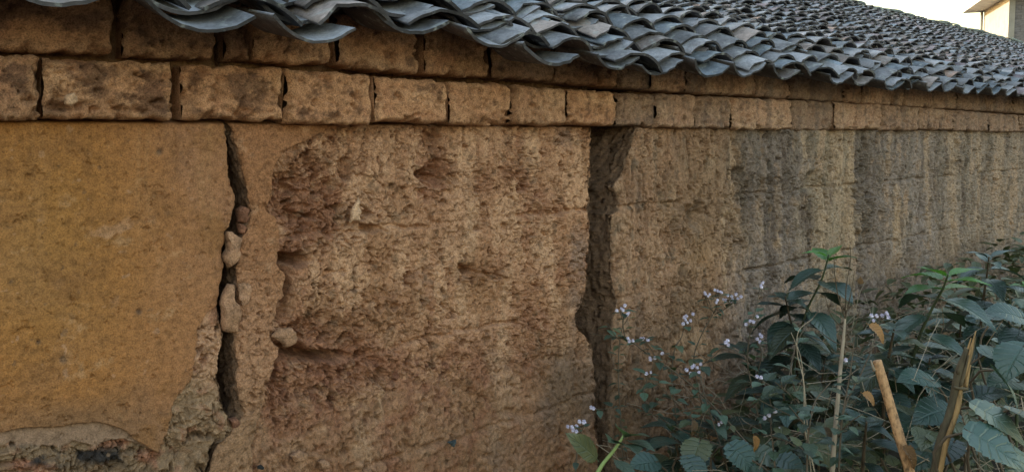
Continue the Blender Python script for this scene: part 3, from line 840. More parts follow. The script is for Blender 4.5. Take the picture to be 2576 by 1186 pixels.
# ------------------------------------------------------------------ mud bricks under the eaves
def brick(x0, x1, yt0, yt1, yb0, yb1, D, tone, seed):
    """one weathered mud brick whose face fills the given outline (photo px on the plane D)"""
    x0, x1 = (x0 + 2.5, x1 - 2.5) if x1 < 1600 else (x0 + 0.5, x1 - 0.5)
    c00 = sh(x0, yt0, D); c10 = sh(x1, yt1, D); c01 = sh(x0, yb0, D); c11 = sh(x1, yb1, D)
    na, nb = 44, 26
    a = np.linspace(-1, 1, na); b = np.linspace(-1, 1, nb)
    A, B = np.meshgrid(a, b)
    u = (A + 1) / 2; v = (B + 1) / 2
    s = (c00[0] * (1 - u) + c10[0] * u) * (1 - v) + (c01[0] * (1 - u) + c11[0] * u) * v
    h = (c00[1] * (1 - u) + c10[1] * u) * (1 - v) + (c01[1] * (1 - u) + c11[1] * u) * v
    hw = (c10[0] - c00[0]) / 2; hh = (c00[1] - c01[1]) / 2
    # ragged outline
    s = s + 0.008 * fbm(h * 18 + seed, s * 8, seed, 4) * np.abs(A) ** 2
    h = h + 0.013 * fbm(s * 16 + seed, h * 6, seed + 1, 5, 0.6) * np.abs(B) ** 2
    ea = (1 - np.abs(A)) * hw; eb = (1 - np.abs(B)) * hh
    r = 0.012
    rnd = np.clip(1 - ea / r, 0, 1) ** 2 + np.clip(1 - eb / r, 0, 1) ** 2
    q = s + seed * 3.1
    e = 0.25 + 0.5 * tone[1]
    ro, pit, clod, small = rough_relief(q, h, e)
    o = -0.016 * np.minimum(rnd, 1.5) + ro * 0.7 + 0.008 * fbm(q * 5, h * 5, seed + 2, 3)
    st = fbm(q * 7, h * 8, seed + 3, 6, 0.68)
    rim = np.clip(1 - np.minimum(ea / 0.03, eb / 0.025), 0, 1)
    c = lerp(TAN * tone[0], PALE * tone[0], sstep(-0.1, 0.5, fbm(q * 4, h * 9, seed + 5, 4)) * 0.6)
    c = lerp(c, RUST * 1.05, sstep(0.0, 0.5, fbm(q * 10, h * 10, seed + 6, 4)) * 0.4)
    c = lerp(c, DARK * 1.1, sstep(0.20 - 0.35 * tone[1], 0.42 - 0.35 * tone[1], st - 0.4 * rim) * 0.75)
    c = lerp(c, PALE * tone[0], rim * 0.35 * (B > -0.5))
    c = c * (np.array([1.04, 0.95, 0.84]) if x1 < 1600 else 1.0)
    if x0 > 1550:
        rs = fbm(q * 13, h * 1.5, seed + 9, 5, 0.6); c = c * 1.12
        c = lerp(c, PALE * 0.8, sstep(0.0, 0.4, rs) * 0.6); c = lerp(c, GREY * 0.5, sstep(0.0, 0.45, -rs) * 0.65)
    c = lerp(c, GREY * 0.7, np.full(A.shape, tone[2]))
    o = o - 0.030 * sstep(0.35, 0.55, fbm(q * 9, h * 9, seed + 7, 4, 0.6) + 0.35 * np.clip(1 - np.minimum(ea, eb) / 0.04, 0, 1) - 0.1)
    c = lerp(c, DARK, sstep(0.3, 0.6, fbm(q * 26, h * 26, seed + 8, 3)) * 0.45)
    V = P(s, D - o, h)
    nr = V.shape[0]
    # sides: ring of the border pushed back
    idx = np.arange(na * nb).reshape(nb, na)
    ring = np.concatenate([idx[0, :], idx[1:, -1], idx[-1, -2::-1], idx[-2:0, 0]])
    V = V.reshape(-1, 3)
    back = V[ring] + N * 0.13
    Q = gridq(nb, na, flip=False)
    m = len(ring)
    sq = np.array([[ring[i], na * nb + i, na * nb + (i + 1) % m, ring[(i + 1) % m]] for i in range(m)])
    cols = c.reshape(-1, 3)
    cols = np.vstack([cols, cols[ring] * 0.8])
    o_ = obj('adobe_brick', np.vstack([V, back]), [np.vstack([Q[:, ::-1], sq[:, ::-1]])], M_BRICK, house, cols=np.clip(cols, 0.01, 0.9), centre=True)
    return o_


def yb_up(x): return np.interp(x, [-150, 0, 290, 440, 640, 840, 1060, 1240, 1510, 1640, 1820, 1900, 2130, 2300, 2576, 2800], [114, 122, 135, 144, 153, 162, 183, 194, 215, 226, 237, 242, 257, 268, 285, 297])
def yt_lo(x): return np.interp(x, [-150, 0, 110, 440, 720, 945, 1135, 1290, 1555, 1750, 1990, 2220, 2576, 2800], [126, 135, 142, 160, 172, 190, 205, 214, 233, 240, 251, 263, 290, 300])
def yb_lo(x): return np.interp(x, [-150, 0, 600, 1130, 1555, 1750, 1990, 2250, 2576, 2800], [300, 301, 304, 312, 316, 321, 325, 325, 331, 334])


# lower course (x0, x1, out of the wall, tone(light, stain, grey), jitter of the lower edge)
low = [(-140, 104, .060, (.85, .55, .1), 2), (112, 440, .066, (.95, .95, .0), -2), (464, 719, .060, (1.0, .5, .0), -4), (725, 942, .066, (1.05, .45, .0), 5),
       (948, 1132, .062, (1.08, .2, .0), -3), (1137, 1289, .064, (1.0, .15, .0), 1), (1294, 1429, .060, (.95, .15, .1), -1), (1434, 1554, .064, (.97, .15, .0), -2),
       (1560, 1652, .012, (.75, .35, .35), -1), (1656, 1751, .034, (.95, .2, .25), 1), (1755, 1842, .026, (.8, .3, .4), 0), (1847, 1994, .040, (.98, .1, .2), 1),
       (1999, 2100, .004, (.75, .3, .5), 3), (2106, 2220, .040, (.98, .15, .3), 0), (2224, 2314, .036, (.85, .3, .4), 3), (2318, 2400, .034, (.9, .2, .4), -1),
       (2404, 2490, .032, (.8, .25, .5), 1), (2494, 2566, .032, (.85, .25, .5), 2), (2570, 2640, .03, (.8, .25, .5), 0)]
for i, (a, b, dep, tone, j) in enumerate(low):
    brick(a, b, yt_lo(a), yt_lo(b), yb_lo(a) + j, yb_lo(b) + j * 0.6, DW - dep, tone, 400 + i * 11)
up = [(-200, 288, .050, (.88, .5, .1)), (314, 545, .046, (.80, .7, .25)), (569, 636, .020, (.6, .5, .3)), (641, 838, .050, (.98, .3, .1)), (857, 1061, .052, (.98, .3, .15)),
      (1073, 1236, .050, (.9, .2, .1)), (1242, 1400, .022, (.7, .35, .35)), (1404, 1508, .020, (.7, .35, .3)), (1513, 1560, .036, (.8, .3, .2)), (1564, 1640, .012, (.62, .4, .4)),
      (1644, 1731, .036, (.9, .2, .2)), (1736, 1820, .038, (.85, .25, .25)), (1825, 1904, .034, (.9, .2, .25)), (1908, 1990, .03, (.75, .3, .4)), (1994, 2126, .008, (.6, .4, .5)),
      (2130, 2168, .034, (.85, .25, .3)), (2173, 2224, .04, (1.0, .1, .2)), (2228, 2276, .036, (.85, .25, .4)), (2280, 2345, .03, (.8, .25, .4)), (2349, 2410, .03, (.85, .2, .45)),
      (2414, 2480, .028, (.7, .3, .5)), (2484, 2550, .028, (.7, .3, .5)), (2554, 2630, .028, (.7, .3, .5))]
for i, (a, b, dep, tone) in enumerate(up):
    D = DW - dep
    sa, sb = sh(a, yb_up(a), D)[0], sh(b, yb_up(b), D)[0]
    ha = 0.385
    xa, ya = pix(np.array(sa), np.array(ha), D); xb, yb = pix(np.array(sb), np.array(ha), D)
    brick(a, b, float(ya), float(yb), yb_up(a), yb_up(b), D, tone, 700 + i * 13)
# courses go on beyond the frame to the far end of the house
s = sh(2644, 320)[0]
k = 0
while s < 21.6:
    l = 0.33 + 0.04 * math.sin(k * 2.3)
    for hb, ht in ((0.035, 0.205), (0.215, 0.385)):
        D = DW - 0.03
        x0, y0 = pix(np.array(s), np.array(ht), D); x1, y1 = pix(np.array(s + l), np.array(ht), D)
        x2, y2 = pix(np.array(s), np.array(hb), D); x3, y3 = pix(np.array(s + l), np.array(hb), D)
        brick(float(x0), float(x1), float(y0), float(y1), float(y2), float(y3), D, (.8, .25, .5), 1000 + k)
    s += l + 0.01
    k += 1

# ------------------------------------------------------------------ roof
PD = np.array([1.9, 2.05, 2.35, 2.9, 5.5, 5.7]); PH = np.array([0.17, 0.260, 0.500, 0.690, 1.90, 1.99])
_d = np.linspace(1.9, 5.7, 400)
_h = np.interp(_d, PD, PH)
_h = np.convolve(np.pad(_h, 12, mode='reflect', reflect_type='odd'), np.ones(25) / 25, 'valid')
EAVE_S = [-1, .478, .766, 1.091, 1.395, 1.703, 2.025, 2.61, 3.25, 3.88, 4.3, 6.98, 23]
EAVE_H = [.0, .010, -.012, -.015, .020, .010, -.020, -.035, -.010, .010, -.015, .02, .02]


def roof_h(D, s):
    base = np.interp(D, _d, _h)
    fall = np.exp(-(D - 2.05) / 0.5)
    sag = 0.045 * noise(np.asarray(s) * 0.45, np.asarray(D) * 0.6, 500) * np.clip((D - 2.1) / 0.8, 0, 1) * np.clip((5.6 - D) / 1.0, 0.3, 1)
    return base + np.interp(s, EAVE_S, EAVE_H) * fall + sag


# boards under the tiles, front slope and back slope, with thickness
ss = np.linspace(-1.1, 22.3, 60)
Ds = np.linspace(2.29, 5.5, 34)
SS, DD = np.meshgrid(ss, Ds)
top = P(SS, DD, roof_h(DD, SS) - 0.045)
bot = P(SS, DD, roof_h(DD, SS) - 0.070)
SB, DB = np.meshgrid(ss, np.linspace(5.5, 9.1, 12))
topb = P(SB, DB, RIDGE_H - 0.045 - 0.47 * (DB - 5.5))
botb = P(SB, DB, RIDGE_H - 0.070 - 0.47 * (DB - 5.5))
nq = SS.size
parts = [(top.reshape(-1, 3), gridq(*SS.shape)), (bot.reshape(-1, 3), gridq(*SS.shape, flip=True)),
         (np.vstack([top[0], bot[0]]), gridq(2, len(ss), flip=True)),
         (topb.reshape(-1, 3), gridq(*SB.shape)), (botb.reshape(-1, 3), gridq(*SB.shape, flip=True)), (np.vstack([topb[-1], botb[-1]]), gridq(2, len(ss)))]
V, Q = join(parts)
roof = obj('roof', V, Q, M_DECK, house)

# tiles
PITCHC = 0.31
EXPO = 0.098
trs = []                        # every tile: (s, D, h, slope, kind, row, seed)
slope_len = [0.0]
for i in range(1, len(_d)):
    slope_len.append(slope_len[-1] + math.hypot(_d[i] - _d[i - 1], _h[i] - _h[i - 1]))
slope_len = np.array(slope_len)
e0 = np.interp(2.05, _d, slope_len); e1 = np.interp(5.52, _d, slope_len)
NROW = int((e1 - e0) / EXPO)
for ci in range(-4, 72):
    sc = 0.478 + ci * PITCHC + rng.normal(0, 0.012)
    wander = rng.uniform(-1, 1)
    for kind in (0, 1):
        cs = sc + (0.155 if kind else 0.0)
        skew = rng.normal(0, 0.012)
        off0 = rng.normal(0, 0.022)
        row = 0
        e = e0 + off0 - (0.02 if kind == 0 else -0.005)
        while e < e1:
            D = float(np.interp(e, slope_len, _d))
            s_ = cs + skew * (e - e0) + 0.02 * math.sin(e * 2.1 + wander * 3) + rng.normal(0, 0.008)
            trs.append((s_, D, kind, row, rng.randint(1 << 30)))
            e += EXPO * rng.uniform(0.72, 1.28)
            row += 1

TL, TW, SAG, TH = 0.20, 0.132, 0.056, 0.0095


def tile_geo(s, D, kind, row, seed, n):
    r = np.random.RandomState(seed)
    hw = TW * r.uniform(0.93, 1.07)
    sag = SAG * r.uniform(0.85, 1.15)
    L = TL * r.uniform(0.95, 1.08)
    x = np.linspace(-1, 1, n + 1)
    prof = sag * x ** 2 if kind == 0 else sag * (1 - np.abs(x) ** 2.0) + 0.018
    # roof frame at that spot
    h0 = roof_h(D, s); h1 = roof_h(D + 0.1, s)
    ang = math.atan2(h1 - h0, 0.1)
    lift = 0.034 + (0.006 if row < 2 else 0)
    tilt = ang - lift / L + r.normal(0, 0.035)
    dirv = np.array([0, math.cos(tilt), math.sin(tilt)])          # up the slope (D,h)
    nor = np.array([0, -math.sin(tilt), math.cos(tilt)])
    roll = r.normal(0, 0.06); yaw = r.normal(0, 0.06)
    m = 3 if n > 6 else 2
    chip = r.normal(0, 0.0035, n + 1)
    if r.rand() < 0.18 and n > 6:                                  # a broken corner
        k = r.randint(0, n - 1); w = r.randint(2, 5)
        j = np.arange(n + 1)
        chip = chip + 0.03 * r.rand() * np.clip(1 - np.abs(j - k) / w, 0, 1)
    rows = []
    for li in range(m):
        f = li / (m - 1)
        w = hw * (1 - 0.07 * f)
        lx = x * w
        ly = np.full(n + 1, f * L) + (chip if li == 0 else 0) + yaw * lx
        lz = prof * (1 - 0.05 * f) + roll * lx + lift * (1 - f)
        rows.append(np.stack([s + lx - yaw * f * L, D + ly * dirv[1] + lz * nor[1], h0 + ly * dirv[2] + lz * nor[2]], -1))
    topg = np.array(rows)
    # thickness is measured across the curved shell
    dz = np.gradient(prof, x * hw)
    nn = np.stack([-dz, np.ones_like(dz)], -1); nn /= np.linalg.norm(nn, axis=1)[:, None]
    th = TH * r.uniform(0.85, 1.2)
    botg = topg - th * np.stack([nn[:, 0], nn[:, 1] * nor[1], nn[:, 1] * nor[2]], -1)[None]
    q = np.concatenate([topg.reshape(-1, 3), botg.reshape(-1, 3)])
    V = P(q[:, 0], q[:, 1], q[:, 2])
    k = m * (n + 1)
    Q = [gridq(m, n + 1), gridq(m, n + 1, k, True)]
    fr = np.array([[2 * k + i, 2 * k + n + 1 + i, 2 * k + n + 2 + i, 2 * k + i + 1] for i in range(n)])
    V = np.vstack([V, V[:n + 1], V[k:k + n + 1]])
    rl = np.array([[li * (n + 1), (li + 1) * (n + 1), k + (li + 1) * (n + 1), k + li * (n + 1)] for li in range(m - 1)])
    rr = np.array([[li * (n + 1) + n, k + li * (n + 1) + n, k + (li + 1) * (n + 1) + n, (li + 1) * (n + 1) + n] for li in range(m - 1)])
    Q = np.concatenate(Q + [fr, rl, rr])
    b = r.uniform(0.6, 1.3)
    hue = r.rand()
    c = np.array([0.192, 0.190, 0.207]) * b
    if hue < 0.15: c = np.array([0.20, 0.165, 0.155]) * b
    elif hue > 0.85: c = np.array([0.155, 0.175, 0.205]) * b
    if 0.15 <= hue < 0.33 and s > 5.5: c = np.array([0.17, 0.135, 0.145]) * b
    if hue > 0.985: c = np.array([0.24, 0.165, 0.135])
    if D > 5.0 and r.rand() < 0.6: c = np.array([0.16, 0.165, 0.13]) * b
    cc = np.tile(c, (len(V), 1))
    cc[2 * k:] = np.array([0.062, 0.057, 0.062]) * b  # front lips coloured darker, standing in for the shade on them
    cc[k:2 * k] = np.array([0.095, 0.085, 0.088]) * b  # undersides darkened as well, under-tile shade put into the colour
    return V, Q, cc


def on_screen(s, D):
    p = P(s, D, roof_h(D, s) + 0.03) - np.array([0, 0, EYE])
    z = p @ CF
    if z < 0.3: return None
    x = 1288 + F * p[0] / z; y = CY - F * (p @ CU) / z
    if -140 < x < 2640 and -70 < y < 700: return z
    return None


scored = []
for i, t_ in enumerate(trs):
    z = on_screen(t_[0], t_[1])
    scored.append((z if z else 1e3 + t_[1], i))
scored.sort()
near = [i for z, i in scored[:300]]
nearset = set(near)
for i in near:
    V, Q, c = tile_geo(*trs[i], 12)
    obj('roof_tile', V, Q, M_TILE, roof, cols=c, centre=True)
fv = []; fq = []; fc = []; off = 0
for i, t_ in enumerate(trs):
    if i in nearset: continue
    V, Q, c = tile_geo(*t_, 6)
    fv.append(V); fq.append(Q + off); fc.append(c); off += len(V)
# tiles bedded along the ridge
for i in range(100):
    s_ = -0.8 + i * 0.23
    n = 6
    x = np.linspace(-1, 1, n + 1)
    a = np.stack([np.full(n + 1, s_), RIDGE_D + 0.02 + x * 0.12, roof_h(5.5, s_) + 0.05 + rng.normal(0, 0.02) + 0.06 * (1 - x ** 2)], -1)
    b = a + np.array([0.26, 0, 0.012])
    top_ = np.vstack([a, b]); bt = top_ - np.array([0, 0, 0.015])
    q = np.vstack([top_, bt])
    fv.append(P(q[:, 0], q[:, 1], q[:, 2])); k = 2 * (n + 1)
    fq.append(np.concatenate([gridq(2, n + 1), gridq(2, n + 1, k, True), np.array([[j, k + j, k + j + 1, j + 1] for j in range(n)])]) + off)
    off += 2 * k
    fc.append(np.tile(np.array([0.12, 0.13, 0.105]) * rng.uniform(0.7, 1.3), (2 * k, 1)))
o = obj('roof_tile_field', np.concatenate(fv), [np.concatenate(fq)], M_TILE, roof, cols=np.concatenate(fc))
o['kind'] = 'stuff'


# ------------------------------------------------------------------ clods and shards in the wall
def lump(outline, D0, thick, name, label, cat, colr, seed, mat=M_EARTH, parent=None, group=None):
    """a lump whose face has the given outline (photo px) at distance D0 from the eye's plane"""
    pts = np.array([sh(x, y, D0) for x, y in outline])
    cen = pts.mean(0)
    m = 40
    d = np.vstack([pts, pts[:1]])
    ln_ = np.concatenate([[0], np.cumsum(np.linalg.norm(np.diff(d, axis=0), axis=1))])
    tt = np.linspace(0, ln_[-1], m + 1)[:-1]
    ring = np.stack([np.interp(tt, ln_, d[:, 0]), np.interp(tt, ln_, d[:, 1])], -1)
    layers = [(0.0, 1.0), (0.35, 0.98), (0.65, 0.88), (0.85, 0.68), (0.95, 0.42), (1.0, 0.15)]
    rows = []
    for back in (True, False):
        ly = layers[::-1] if back else layers[1:]
        for f, k in ly:
            r2 = cen + (ring - cen) * k
            o_ = (-f if back else f) * thick
            nz = fbm(r2[:, 0] * 24 + seed, r2[:, 1] * 24, seed, 4, 0.6) * 0.012 + 0.006 * (worley(r2[:, 0] * 45 + seed, r2[:, 1] * 45, seed)[0] - 0.5)
            rows.append(P(r2[:, 0] + nz * 0.5, D0 - o_ - nz * (not back), r2[:, 1] + nz * 0.4))
    V = np.concatenate(rows)
    nr = len(rows)
    q = []
    for i in range(nr - 1):
        for j in range(m):
            q.append((i * m + j, i * m + (j + 1) % m, (i + 1) * m + (j + 1) % m, (i + 1) * m + j))
    Q = [np.array(q)[:, ::-1], np.array([list(range(m)), [(nr - 1) * m + j for j in range(m)][::-1]])]
    nzc = fbm(V[:, 0] * 30, V[:, 2] * 30, seed + 4, 3)[:, None]
    o_ = obj(name, V, Q, mat, parent, cols=np.clip(np.array(colr) * (1 + 0.35 * nzc), 0.02, 0.9), centre=True)
    if label: props(o_, label, cat, group)
    return o_


lump([(567, 582), (587, 580), (604, 598), (601, 622), (603, 645), (591, 662), (574, 673), (563, 662), (559, 645), (570, 628), (572, 608)],
     DW + 0.005, 0.028, 'mud_clod', 'upper bean-shaped mud clod wedged in the wide wall crack', 'clod', TAN * 0.82, 11)
lump([(572, 714), (587, 715), (591, 755), (608, 779), (603, 795), (597, 834), (564, 834), (557, 798), (556, 762), (562, 735)],
     DW + 0.002, 0.028, 'mud_clod', 'lower long mud clod jammed in the wide wall crack, its foot squared off', 'clod', TAN * 0.84, 23)
lump([(592, 528), (606, 518), (622, 524), (630, 545), (618, 560), (598, 556)], DW + 0.030, 0.022, 'mud_clod',
     'brown broken mud chunk sunk in the crack just above the upper bean-shaped clod', 'clod', RUST * 0.75, 71)
lump([(596, 560), (612, 562), (622, 572), (610, 590), (600, 584)], DW + 0.022, 0.016, 'mud_clod',
     'small brown chunk in the crack touching the right shoulder of the upper bean-shaped clod', 'clod', RUST * 0.8, 73)
lump([(574, 1052), (592, 1048), (606, 1060), (598, 1078), (584, 1074)], DW + 0.024, 0.018, 'mud_clod',
     'lowest dark mud chunk, lying where the wide crack narrows', 'clod', RUST * 0.7, 79)
lump([(684, 843), (700, 824), (733, 822), (749, 845), (742, 862), (722, 872), (704, 862)], DW + 0.004, 0.018, 'mud_clod',
     'pale rounded lump sticking out of the eroded hollow right of the crack', 'clod', TAN * 0.72, 31)
lump([(903, 494), (907, 530), (905, 556), (890, 552), (878, 562), (884, 525)], DW - 0.004, 0.010, 'stone_chip',
     'pale wedge-shaped stone chip set upright in the rough earth wall', 'stone', PALE * 1.0, 37)
lump([(1126, 1110), (1147, 1104), (1141, 1124)], DW - 0.006, 0.006, 'tile_shard', 'dark triangular tile shard stuck in the lower middle of the wall', 'shard', (0.05, 0.06, 0.065), 41)
lump([(649, 1170), (660, 1170), (661, 1178), (654, 1181), (648, 1177)], DW - 0.004, 0.008, 'pebble', 'small black pebble in the wall foot right of the crack', 'pebble', (0.03, 0.03, 0.03), 43)
lump([(728, 1146), (752, 1131), (772, 1146), (768, 1158), (745, 1160)], DW - 0.002, 0.012, 'mud_clod', 'flat pale mud lump at the wall foot near the black pebble', 'clod', TAN * 0.72, 47)
lump([(800, 1160), (815, 1153), (827, 1163), (822, 1178), (806, 1178)], DW - 0.002, 0.014, 'mud_clod', 'round brown mud lump at the bottom edge of the wall', 'clod', TAN * 0.65, 53)
lump([(600, 710), (628, 712), (630, 735), (622, 765), (612, 768), (603, 750)], DW - 0.001, 0.007, 'plaster_flake', None, None, TAN * 0.80, 59, parent=house)
lump([(222, 118 + 133), (236, 236), (258, 238), (281, 240), (278, 258), (262, 266), (240, 270), (226, 262)][2:] + [(158, 252), (165, 240)] if False else
     [(159, 248), (166, 238), (182, 236), (195, 243), (192, 258), (176, 268), (162, 263)], DW - 0.074, 0.016, 'mud_dab', 'pale crumbly mud dab stuck on the stained brick near the left end', 'clod', PALE * 0.95, 61)

# ------------------------------------------------------------------ neighbouring building, far right
M_CREAM = solid('cream_render', (0.29, 0.27, 0.235), 0.9, 3, 0.18, 0.004)
M_CONC = solid('pale_concrete', (0.55, 0.54, 0.51), 0.85, 4, 0.25, 0.004)
M_GREYB = solid('grey_block', (0.17, 0.155, 0.155), 0.9, 6, 0.4, 0.02, (1, 1, 4))
M_PIPE = solid('grey_pipe', (0.30, 0.29, 0.28), 0.6)
zc = 30.0
C = np.array([(2522 - 1288) / F * zc, zc, 0.0])
dv = np.array([0.326, 0.945, 0.0]); pv = np.array([0.945, -0.326, 0.0])
LB = 4.1
HT = 340 * zc / F + EYE + 0.1
bld = empty('neighbour_building', C, 'cream and grey flat-roofed building behind the far end of the tiled roof', 'building')


def box_uvw(o, a, b, c):
    o, a, b, c = map(np.array, (o, a, b, c))
    V = np.array([o, o + a, o + a + b, o + b, o + c, o + a + c, o + a + b + c, o + b + c])
    return V, [np.array([[0, 3, 2, 1], [4, 5, 6, 7], [0, 1, 5, 4], [1, 2, 6, 5], [2, 3, 7, 6], [3, 0, 4, 7]])]


V, Q = box_uvw(C - np.array([0, 0, 0.3]), pv * 0.2, dv * LB, UPV * (HT + 0.3)); obj('rendered_wall', V, Q, M_CREAM, bld, smooth=False)
# grey face of block courses: a plain backing with courses proud of it
V, Q = box_uvw(C + pv * 0.2 + dv * 0.03 - np.array([0, 0, 0.3]), pv * 9, dv * (LB - 0.03), UPV * (HT + 0.3)); obj('block_wall', V, Q, M_GREYB, bld, smooth=False)
cs = []
for k in range(int(HT / 0.2)):
    for j in range(22):
        x = 0.21 + j * 0.41 + (0.2 if k % 2 else 0)
        d = rng.uniform(0.002, 0.02)
        cs.append(box_uvw(C + pv * x + dv * (0.03 - d) + UPV * (k * 0.2 + 0.01), pv * 0.395, dv * (d - 0.001), UPV * 0.185))
V, Q = join(cs)
obj('wall_block', V, Q, M_GREYB, bld, smooth=False)['kind'] = 'stuff'
V, Q = box_uvw(C - pv * 0.0 - dv * 0.6 - pv * 0.75 + UPV * HT, pv * 10.5, dv * (LB + 1.0), UPV * 0.30); obj('roof_slab', V, Q, M_CONC, bld, smooth=False)
pb = C + dv * (LB - 0.1) - pv * 0.10
V, Q = tube([pb + UPV * 0.1, pb + UPV * (HT * 0.5), pb + UPV * (HT - 0.02)], 0.055, 10)
obj('drain_pipe', V, Q, M_PIPE, bld)


# ------------------------------------------------------------------ leaves
def leaf_mesh(name, mat, wfun, teeth=14, depth=0.06, fold=0.18, droop=0.22, n=None, petiole=0.12, curl=0.0, seed=0, heart=0.0):
    r = np.random.RandomState(seed)
    n = n or teeth * 2
    V = []; UV = []
    cols_ = 5
    for i in range(n + 1):
        v = i / n
        w = wfun(v)
        tooth = (1 + depth * (1 if i % 2 else -1)) if 0 < i < n else 1
        tooth *= 1 + r.normal(0, 0.02)
        for u in (-1, -0.5, 0, 0.5, 1):
            x = u * w * (tooth if abs(u) == 1 else 1)
            y = v - heart * abs(u) ** 1.5 * (1 - v) ** 3 - (0.03 * (i % 2) if abs(u) == 1 else 0)
            z = fold * abs(u) * w * 1.0 - droop * v * v + 0.012 * math.sin(9 * v + 2 * u) * abs(u) + curl * math.sin(4 * v) * u * w
            V.append((x, y, z)); UV.append((u * 0.5 + 0.5, v))
    Q = gridq(n + 1, cols_)
    V = np.array(V); UV = np.array(UV)
    if petiole:
        pv_, pq = tube([(0, -petiole, -0.02), (0, -petiole * 0.4, 0.0), (0, 0.05, -0.002)], [0.012, 0.011, 0.009], 4, False)
        UV = np.vstack([UV, np.tile([0.5, 0.0], (len(pv_), 1))])
        Q = np.vstack([Q, pq[0] + len(V)])
        V = np.vstack([V, pv_])
        V[:, 1] += petiole
    return mesh_np(name, V, Q, mat, uv=UV)


def w_ovate(wd, pk=0.36, tipw=1.5):
    def f(v):
        if v <= 0: return 0.03
        if v >= 1: return 0.0
        return wd * (math.sin(math.pi * v ** (math.log(0.5) / math.log(pk)))) ** 0.85 * (1 - 0.25 * v ** 3)
    return f


LEAF = {}
for key, mat in (('nettle', M_NETTLE), ('bright', M_BRIGHT)):
    LEAF[key] = [leaf_mesh(key + '_leaf', mat, w_ovate(0.24 + 0.02 * k, 0.36), 13, 0.07, 0.25, 0.10 + 0.13 * k, seed=k) for k in range(4)]
LEAF['small'] = [leaf_mesh('weed_leaf', M_SMALL, w_ovate(0.36 + 0.03 * k, 0.36), 6, 0.06, 0.2, 0.1 + 0.12 * k, seed=10 + k, petiole=0.25) for k in range(3)]
LEAF['big'] = [leaf_mesh('broad_leaf', M_BIG, w_ovate(0.50 + 0.04 * k, 0.30), 11, 0.07, 0.12, 0.15 + 0.1 * k, seed=20 + k, heart=0.35, petiole=0.2, curl=0.05) for k in range(4)]
LEAF['lance'] = [leaf_mesh('lance_leaf', M_SMALL, w_ovate(0.23, 0.42), 12, 0.03, 0.2, 0.12, seed=30)]
LEAF['dead'] = [leaf_mesh('dead_leaf', M_DEAD, w_ovate(0.34, 0.40), 8, 0.10, 0.6, 0.4, seed=40 + k, curl=0.5) for k in range(2)]
LEAF['wither'] = [leaf_mesh('withered_leaf', M_DEADDARK, w_ovate(0.30, 0.40), 8, 0.10, 0.7, 0.4, seed=50 + k, curl=0.5) for k in range(2)]


def unit(v):
    v = np.asarray(v, float)
    return v / (np.linalg.norm(v) + 1e-9)


def put_leaf(root, kind, p, d, size, up=(0, 0, 1), name='leaf', var=None, label=None):
    """leaf growing from point p along d"""
    d = unit(d)
    x = np.cross(d, np.array(up, float))
    if np.linalg.norm(x) < 1e-3: x = np.array([1.0, 0, 0])
    x = unit(x); z = np.cross(x, d)
    me = LEAF[kind][rng.randint(len(LEAF[kind])) if var is None else var]
    o = bpy.data.objects.new(name, me)
    COL.objects.link(o)
    M = Matrix(((x[0] * size, d[0] * size, z[0] * size, p[0]), (x[1] * size, d[1] * size, z[1] * size, p[1]),
                (x[2] * size, d[2] * size, z[2] * size, p[2]), (0, 0, 0, 1)))
    if root:
        o.parent = root
        b = base_of(root)
        M.translation = Vector(M.translation) - Vector(b)
    o.matrix_basis = M
    if label: props(o, label)
    return o


def ground_pt(p):
    return np.array([p[0], p[1], 0.0])


def nettle(stem_px, z, size, pairs, label, bright=0, fall=0.9, sway=None):
    """upright plant with opposite pairs of toothed leaves; stem_px = stem points from the tip down"""
    pts = [at(x, y, z + 0.05 * i) for i, (x, y) in enumerate(stem_px)]
    foot = pts[-1] + (pts[-1] - pts[0]) * 0.15
    foot = np.array([foot[0], foot[1], 0.0])
    c = curve(pts + [foot], 10)
    root = empty('nettle_shrub', foot, label, 'plant', 'broad-leaved weeds below the wall')
    n = len(c)
    V, Q = tube(c, np.linspace(0.003, 0.008, n), 6)
    obj('stem', V, Q, M_STEM if bright else M_BROWN, root)
    ln_ = np.concatenate([[0], np.cumsum(np.linalg.norm(np.diff(c, axis=0), axis=1))])
    d = 0.012
    az = rng.normal(0.2, 0.35)
    for k in range(pairs):
        if d > ln_[-1] * 0.85: break
        p = np.array([np.interp(d, ln_, c[:, j]) for j in range(3)])
        grow = min(1.15, 0.6 + 0.2 * k) * rng.uniform(0.85, 1.15) * (1 if k < pairs - 2 else 0.85)
        for sgn in (0, math.pi):
            a = az + sgn + rng.normal(0, 0.25)
            elev = 0.42 - 0.16 * k if k < 4 else -0.18
            elev += rng.normal(0, 0.14)
            dr = (math.cos(a) * math.cos(elev), math.sin(a) * math.cos(elev), math.sin(elev))
            put_leaf(root, 'bright' if k < bright else 'nettle', p, dr, size * grow * (1.0 if sgn == 0 else rng.uniform(0.8, 1.1)))
        az += math.pi / 2 + rng.normal(0, 0.15)
        d += (0.020 + 0.013 * k if k < 4 else 0.064) * rng.uniform(0.85, 1.2) * size / 0.15
    return root


